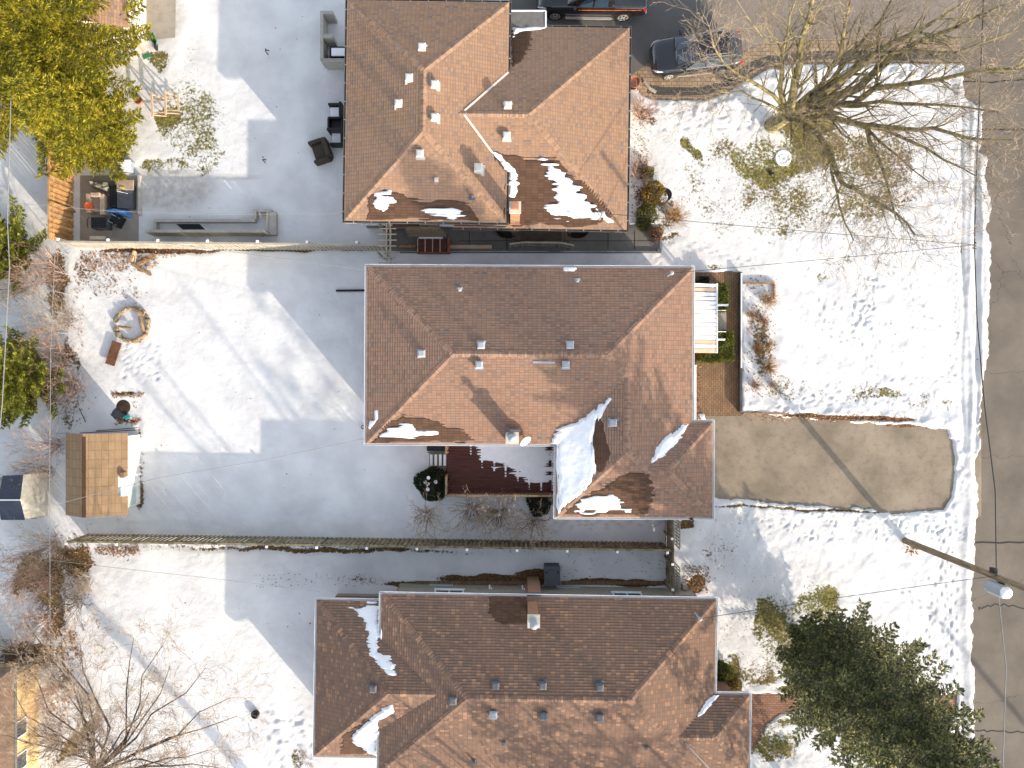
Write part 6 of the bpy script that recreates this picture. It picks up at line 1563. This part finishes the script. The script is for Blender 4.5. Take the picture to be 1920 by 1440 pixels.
bare_tree('bare_tree', 690,1720, 14, [[Vector((-7.6,-29.5,6)),Vector((-7.4,-29.2,10)),Vector((-7.2,-29.4,13))],[Vector((-8.4,-29,7)),Vector((-9,-28.6,10)),Vector((-9.4,-28.4,12))]], 'slender bare tree beyond the bottom edge left of the bottom house', 52, dep=3, L=(1.4,2.4), n_per=3, rad=.34, fork=4)
# ---------------- utility pole and wires
up_ = empty('utility_pole', P(1695,1013), 'tall weathered wooden utility pole rising from the snow beside the street', 'utility pole')
b0 = P(1695,1013); m = MB(); m.tube([b0-Vector((0,0,.3)), b0+Vector((0,0,5)), b0+Vector((.0,0,10.6))], [.165,.15,.125], 18); m.build('shaft', M_pole, up_, smooth=True)
m = MB(); T = b0+Vector((-.05,-.48,7.2)); m.lathe(T, [(.10,-.55),(.27,-.52),(.29,-.4),(.29,.42),(.27,.48),(.08,.55)], 22, 0); m.lathe(T+Vector((0,0,.5)), [(.26,0),(.24,.07),(.1,.11)], 18, 1); o = m.build('transformer', [simple('pole_grey_metal', (.33,.37,.42), .45, .08), M_snow], up_, smooth=True)
m = MB(); m.beam(b0+Vector((0,-.08,7.4)), b0+Vector((-.05,-.3,7.4)), .08, .3); m.build('bracket', M_dark, up_)
m = MB(); c = b0+Vector((-.45,-.62,7.1)); 
for k in range(12): pass
pts_ = [b0+Vector((0,-.1,8.3)), b0+Vector((-.5,-.2,8.45)), b0+Vector((-1.0,-.3,8.4))]; 
m = MB(); m.cbox(b0+Vector((.02,.24,6.85)), (.16,.2,.3)); m.build('cable_box', M_dark, up_)
m = MB(); c = P(1698,1027); 
lf = MB(); r = random.Random(3)
for k in range(26): leafquads(lf, [c+Vector((r.uniform(-.12,.2), r.uniform(-.15,.25), r.uniform(.1,.9)))], [Vector((r.gauss(0,1), -abs(r.gauss(0,1)), r.gauss(0,.5))).normalized()], .2, .05, r)
o = lf.build('dead_vine', M_leaf); tag(o, 'tuft of dead vine leaves clinging to the foot of the utility pole', 'vine')
p2 = empty('utility_pole', P(2438,1972), 'second wooden utility pole standing beyond the lower right corner', 'utility pole'); b2 = P(2438,1972); m = MB(); m.tube([b2-Vector((0,0,.3)), b2+Vector((0,0,9))], [.165,.13], 12); m.build('shaft', M_pole, p2)
def wire(pts, label, rad=.013, mat=None, sag=0, n=10):
    m = MB(); q = []
    P3 = [P(*p) if isinstance(p, tuple) else p for p in pts]
    for a_, b_ in zip(P3[:-1], P3[1:]):
        for k in range(n): t = k/n; q.append(a_.lerp(b_, t)-Vector((0,0,sag*4*t*(1-t))))
    q.append(P3[-1]); m.tube(q, rad, 5); o = m.build('overhead_wire', mat or M_wire); tag(o, label, 'wire', 'overhead wires'); return o
jn = P(1827,459,6.9); pole_at = b0+Vector((-.1,.1,7.2))
wire([(1846,-60,7.2),(1838,150,7.0),(1831,310,6.9),jn,(1832,600,6.9),(1846,760,7.0),(1866,920,7.1),pole_at], 'thick cable running down along the street from the top to the utility pole', .024)
wire([pole_at,(1886,1250,7.1),(1880,1440,7),(1876,1600,7)], 'cable continuing down the street below the utility pole', .022, M_wiret)
wire([jn, mastA], 'service wire from the street cable to the top house', .013, sag=.12)
wire([jn, mastB], 'service wire from the street cable to the middle house', .013, sag=.15)
wire([pole_at, mastC], 'service wire from the utility pole to the bottom house', .013, sag=.1)
wire([(24,-40,6),(22,120,6),(14,420,6),(18,500,6),(4,760,6),(-10,900,6)], 'grey cable along the far left edge past the conifers', .02, M_wiret)
wire([(103,470,5),(95,660,5),(93,900,5),(94,1150,5),(90,1300,5),(84,1440,5)], 'grey cable running down the back border between the thickets', .012, M_wiret)
wire([(96,948,5),(300,895,4.6),(500,862,4),(683,822,3)], 'thin wire crossing the yard to the lower left corner of the middle house', .010, M_wiret, sag=.05)
wire([(93,1050,5),(230,1066,4.6),(420,1087,4),(600,1110,2.7)], 'thin wire crossing the yard to the bottom house wing', .010, M_wiret)
wire([(20,380,5.5),(210,396,4.8),(420,402,4.2),(648,400,3.4)], 'thin wire crossing the yard to the top house', .010, M_wiret)
wire([(105,452,5),(300,455,4.6),(480,478,4),(690,507,3.2)], 'thin wire crossing to the top left corner of the middle house', .010, M_wiret)
m = MB()
for k in range(3): m.tube([jn+Vector((-.05*k,.1-.12*k,.03)), jn+Vector((.1,.08-.12*k,-.06))], .035, 6)
o = m.build('wire_clamps', M_dark); tag(o, 'little black clamps where service wires join the street cable', 'clamp')

# ---------------- vehicles
def loft(secs, m, mi=0, cap=True):
    n = len(secs[0]); v0 = []; fs = []
    for s_ in secs: v0 += s_
    for i in range(len(secs)-1):
        for k in range(n-1): fs.append((i*n+k, i*n+k+1, (i+1)*n+k+1, (i+1)*n+k))
    if cap: fs.append(tuple(range(n))[::-1]); fs.append(tuple((len(secs)-1)*n+k for k in range(n)))
    m.add(v0, fs, mi)
def interp(tab, x):
    for a_, b_ in zip(tab[:-1], tab[1:]):
        if a_[0] <= x <= b_[0]:
            t = (x-a_[0])/(b_[0]-a_[0]) if b_[0] > a_[0] else 0; t = t*t*(3-2*t) if len(a_) > 99 else t; return [a_[k]+(b_[k]-a_[k])*t for k in range(1, len(a_))]
    return list(tab[-1][1:]) if x > tab[-1][0] else list(tab[0][1:])
def vehicle(name, loc, rz, lower, upper, wheels, wr, label, cat, paint, kind, glass_x, length):
    # lower: (x, half width, z bottom, z belt, crown); upper: (x, half base, half top, z top)
    root = empty(name, loc, label, cat, rz=rz)
    xs_ = np.linspace(lower[0][0], lower[-1][0], 44)
    m = MB(); secs = []
    for x in xs_:
        w_, zb, zt, cr_ = interp(lower, x); s_ = []
        for (fy, fz) in ((.90,0),(.985,.10),(1.0,.35),(1.0,.62),(.985,.82),(.93,.94),(.80,1.0),(.45,1.0+.5*cr_),(0,1.0+.8*cr_)): s_.append((x, w_*fy, zb+(zt-zb)*fz))
        s_ = s_ + [(x, -p_[1], p_[2]) for p_ in s_[-2::-1]]; secs.append(s_)
    loft(secs, m); body = m.build('body', paint, root, smooth=True, world=False)
    m = MB(); secs = []
    for x in np.linspace(upper[0][0], upper[-1][0], 30):
        wb, wt, zt, zb = interp(upper, x); s_ = []
        for (f, fz) in ((0,0),(.25,.35),(.6,.75),(.88,.95),(1,1)): s_.append((x, wb+(wt-wb)*f, zb+(zt-zb)*fz))
        s_ += [(x, wt*.5, zt+.025), (x, 0, zt+.035)]; s_ = s_+[(x, -p_[1], p_[2]) for p_ in s_[-2::-1]]; secs.append(s_)
    loft(secs, m); m.build('cabin', paint, root, smooth=True, world=False)
    U = upper
    def quad(nm, pts, mat, th=.012, parent=root):
        m = MB(); a_, b_, c_, d_ = [Vector(p_) for p_ in pts]; nrm = (b_-a_).cross(d_-a_).normalized()*th; m.add([a_+nrm,b_+nrm,c_+nrm,d_+nrm,a_-nrm,b_-nrm,c_-nrm,d_-nrm], [(0,1,2,3),(7,6,5,4),(0,4,5,1),(1,5,6,2),(2,6,7,3),(3,7,4,0)]); return m.build(nm, mat, parent, world=False)
    for nm, (xa, xb) in zip(('windshield','rear_window'), glass_x[:2]):
        if nm == 'rear_window' and kind == 'suv': pass
        a_ = interp(upper, xa); b_ = interp(upper, xb)
        quad(nm, [(xa,-a_[1]*.9,a_[2]+.01),(xa,a_[1]*.9,a_[2]+.01),(xb,b_[1]*.93,b_[2]+.03),(xb,-b_[1]*.93,b_[2]+.03)], M_glass, .02)
    for sg in (1,-1):
        for (xa, xb, xc, xd) in glass_x[2:]:      # bottom xa..xb, top xd..xc
            def pt(x, f):
                wb, wt, zt, zb = interp(upper, x); return (x, sg*((wb+(wt-wb)*f)+.012), zb+(zt-zb)*(f*1.0 if f < .2 else min(1, .35+f*.62)))
            wmid = interp(upper, (xa+xb)/2); zt_ = wmid[2]; zb_ = wmid[3]; wb_, wt_ = wmid[0], wmid[1]
            quad('side_window', [(xa, sg*(wb_+.012), zb_+.05),(xb, sg*(wb_+.012), zb_+.05),(xc, sg*(wt_+(wb_-wt_)*.22+.02), zt_-.10),(xd, sg*(wt_+(wb_-wt_)*.22+.02), zt_-.10)], M_glass)
        hw = interp(lower, wheels[0])[0]
        for wx in wheels:
            t = MB(); W_ = .22; yy = sg*(hw-.10)
            t.lathe((0,0,0), [(wr*.62,-W_/2),(wr*.93,-W_/2),(wr,-W_/2+.04),(wr,W_/2-.04),(wr*.93,W_/2),(wr*.62,W_/2)], 26)
            T = Matrix.Translation((wx, yy, wr)) @ Matrix.Rotation(R(90), 4, 'X'); t.v = [tuple(T @ Vector(v)) for v in t.v]; o = t.build('wheel', M_rubber, root, world=False)
            t = MB(); rr = wr*.66; t.lathe((0,0,0), [(rr,-.02),(rr,.012),(rr*.9,.02),(rr*.88,-.01)], 24)
            t.lathe((0,0,0), [(rr*.2,-.02),(rr*.2,.03),(rr*.1,.035)], 10)
            for q in range(6): t.cbox((math.cos(q*1.047)*rr*.52, math.sin(q*1.047)*rr*.52, .012), (rr*.85, rr*.2, .02), q*1.047)
            T = Matrix.Translation((wx, yy+sg*(W_/2+.005), wr)) @ Matrix.Rotation(-sg*R(90), 4, 'X'); t.v = [tuple(T @ Vector(v)) for v in t.v]; t.build('rim', M_alloy, o, world=False)
            t = MB(); q = [(wr*1.14*math.cos(a_), wr*1.14*math.sin(a_)) for a_ in [math.pi*k/14 for k in range(15)]]; t.add([(wx+a_, sg*(hw+.004), wr+b_) for a_, b_ in q]+[(wx, sg*(hw+.004), wr-.02)], [tuple(range(16))]); t.build('wheel_arch', M_dark, root, world=False)
        t = MB(); x_ = glass_x[0][0]+.25; w_ = interp(upper, x_)[0]; t.cbox((x_+.05, sg*(w_+.17), interp(upper, x_)[3]+.12), (.14,.22,.15)); t.build('wing_mirror', paint, root, world=False, bevel=.03)
        w0 = lower[0][1]; 
        t = MB(); xh = lower[0][0]; pts_ = []
        for k in range(7):
            x = xh+.06+k*.09; wq, zb, zt, c_ = interp(lower, x); pts_.append((x, sg*(wq*.93), zb+(zt-zb)*.86))
        t.tube([Vector(p_) for p_ in pts_], [.02,.05,.06,.06,.05,.035,.02], 8); t.build('headlight', M_lens, root, world=False)
        t = MB(); xr = lower[-1][0]; wq, zb, zt, c_ = interp(lower, xr-.1); t.cbox((xr-.09, sg*(wq*.93), zb+(zt-zb)*.78), (.14,.14,.26)); t.build('tail_light', M_red, root, world=False, bevel=.02)
        t = MB(); 
        for xx in np.linspace(wheels[0]+wr*1.3, wheels[1]-wr*1.3, 8): pass
        t.beam((wheels[0]+wr*1.3, sg*(hw+.01), .30), (wheels[1]-wr*1.3, sg*(hw+.01), .30), .03, .06); t.build('side_sill', M_alloy, root, world=False)
        for k, hx in enumerate(glass_x[2:4]):
            t = MB(); t.beam((hx[1]-.25, sg*(hw+.015), interp(lower, hx[1])[2]*.84), (hx[1]-.07, sg*(hw+.015), interp(lower, hx[1])[2]*.84), .02, .035); t.build('door_handle', M_chrome, root, world=False)
    return root
c = P(1297,113)
suv = vehicle('parked_suv', (c.x, c.y, .02), R(6), 
    [(-2.35,.50,.45,.62,.02),(-2.30,.66,.30,.76,.03),(-2.12,.82,.24,.90,.05),(-1.75,.91,.22,.98,.06),(-1.0,.935,.22,1.05,.05),(-.6,.94,.22,1.07,.02),(1.2,.94,.22,1.10,0),(1.9,.92,.25,1.12,0),(2.22,.84,.32,1.10,0),(2.36,.70,.42,1.0,.0)],
    [(-1.15,.80,.74,1.06,1.02),(-.35,.86,.64,1.50,1.03),(-.05,.87,.64,1.62,1.03),(.6,.87,.65,1.68,1.04),(1.5,.86,.63,1.65,1.05),(1.9,.82,.60,1.50,1.05),(2.22,.72,.60,1.16,1.05)],
    (-1.42,1.38), .36, 'black compact crossover parked nose to the top house under the maple', 'car', M_paint, 'suv', [(-1.08,-.20),(2.16,1.82),(-.62,.30,.28,-.10),(.36,1.12,1.08,.38),(1.2,1.75,1.5,1.18)], 4.7)
m = MB()
for k in range(3): m.beam((-2.34+.02*k,-.42,.52+.08*k), (-2.34+.02*k,.42,.52+.08*k), .02, .03)
m.build('front_grille', M_chrome, suv, world=False)
m = MB(); m.beam((.2,-.58,1.72),(1.6,-.58,1.70),.04,.04); m.beam((.2,.58,1.72),(1.6,.58,1.70),.04,.04); m.build('roof_rails', M_chrome, suv, world=False)
m = MB(); m.beam((-1.2,-.5,1.10),(-.85,.05,1.22),.025,.02); m.beam((-1.2,.1,1.10),(-.9,.6,1.2),.025,.02); m.build('wipers', M_dark, suv, world=False)
c = P(1105,5)
pk = vehicle('pickup_truck', (c.x, c.y, .02), R(-1.0),
    [(-2.85,.70,.5,.75,.02),(-2.8,.86,.42,.98,.03),(-2.5,.96,.38,1.14,.04),(-1.9,1.0,.36,1.20,.05),(-1.1,1.01,.36,1.24,.02),(1.0,1.01,.38,1.26,0),(1.05,1.01,.38,1.28,0),(2.7,1.0,.45,1.30,0),(2.85,.96,.5,1.28,0)],
    [(-1.25,.88,.80,1.26,1.2),(-.55,.92,.70,1.74,1.2),(-.25,.92,.70,1.86,1.2),(.7,.92,.70,1.88,1.2),(1.05,.90,.70,1.80,1.2),(1.2,.86,.74,1.28,1.2)],
    (-1.85,1.75), .42, 'black pickup truck with an orange side stripe parked at the top edge', 'pickup', M_paint2, 'truck', [(-1.18,-.40),(1.18,1.08),(-.75,.05,.03,-.30),(.12,.85,.8,.14)], 5.7)
m = MB(); m.box((1.15,-.93,1.285),(2.78,.93,1.335)); m.build('bed_cover', simple('bed_cover_vinyl', (.05,.055,.065), .5, .15), pk, world=False, bevel=.02)
m = MB(); m.beam((-.7,-1.02,1.10),(2.6,-1.015,1.18),.01,.045); m.beam((-.7,1.02,1.10),(2.6,1.015,1.18),.01,.045); m.build('side_stripe', M_orange, pk, world=False)
m = MB(); m.beam((-1.3,-1.07,.42),(1.1,-1.07,.42),.12,.05); m.beam((-1.3,1.07,.42),(1.1,1.07,.42),.12,.05); m.build('running_board', M_alloy, pk, world=False)
m = MB(); m.box((2.84,-.9,.5),(2.95,.9,.68)); m.build('rear_bumper', M_chrome, pk, world=False, bevel=.02)
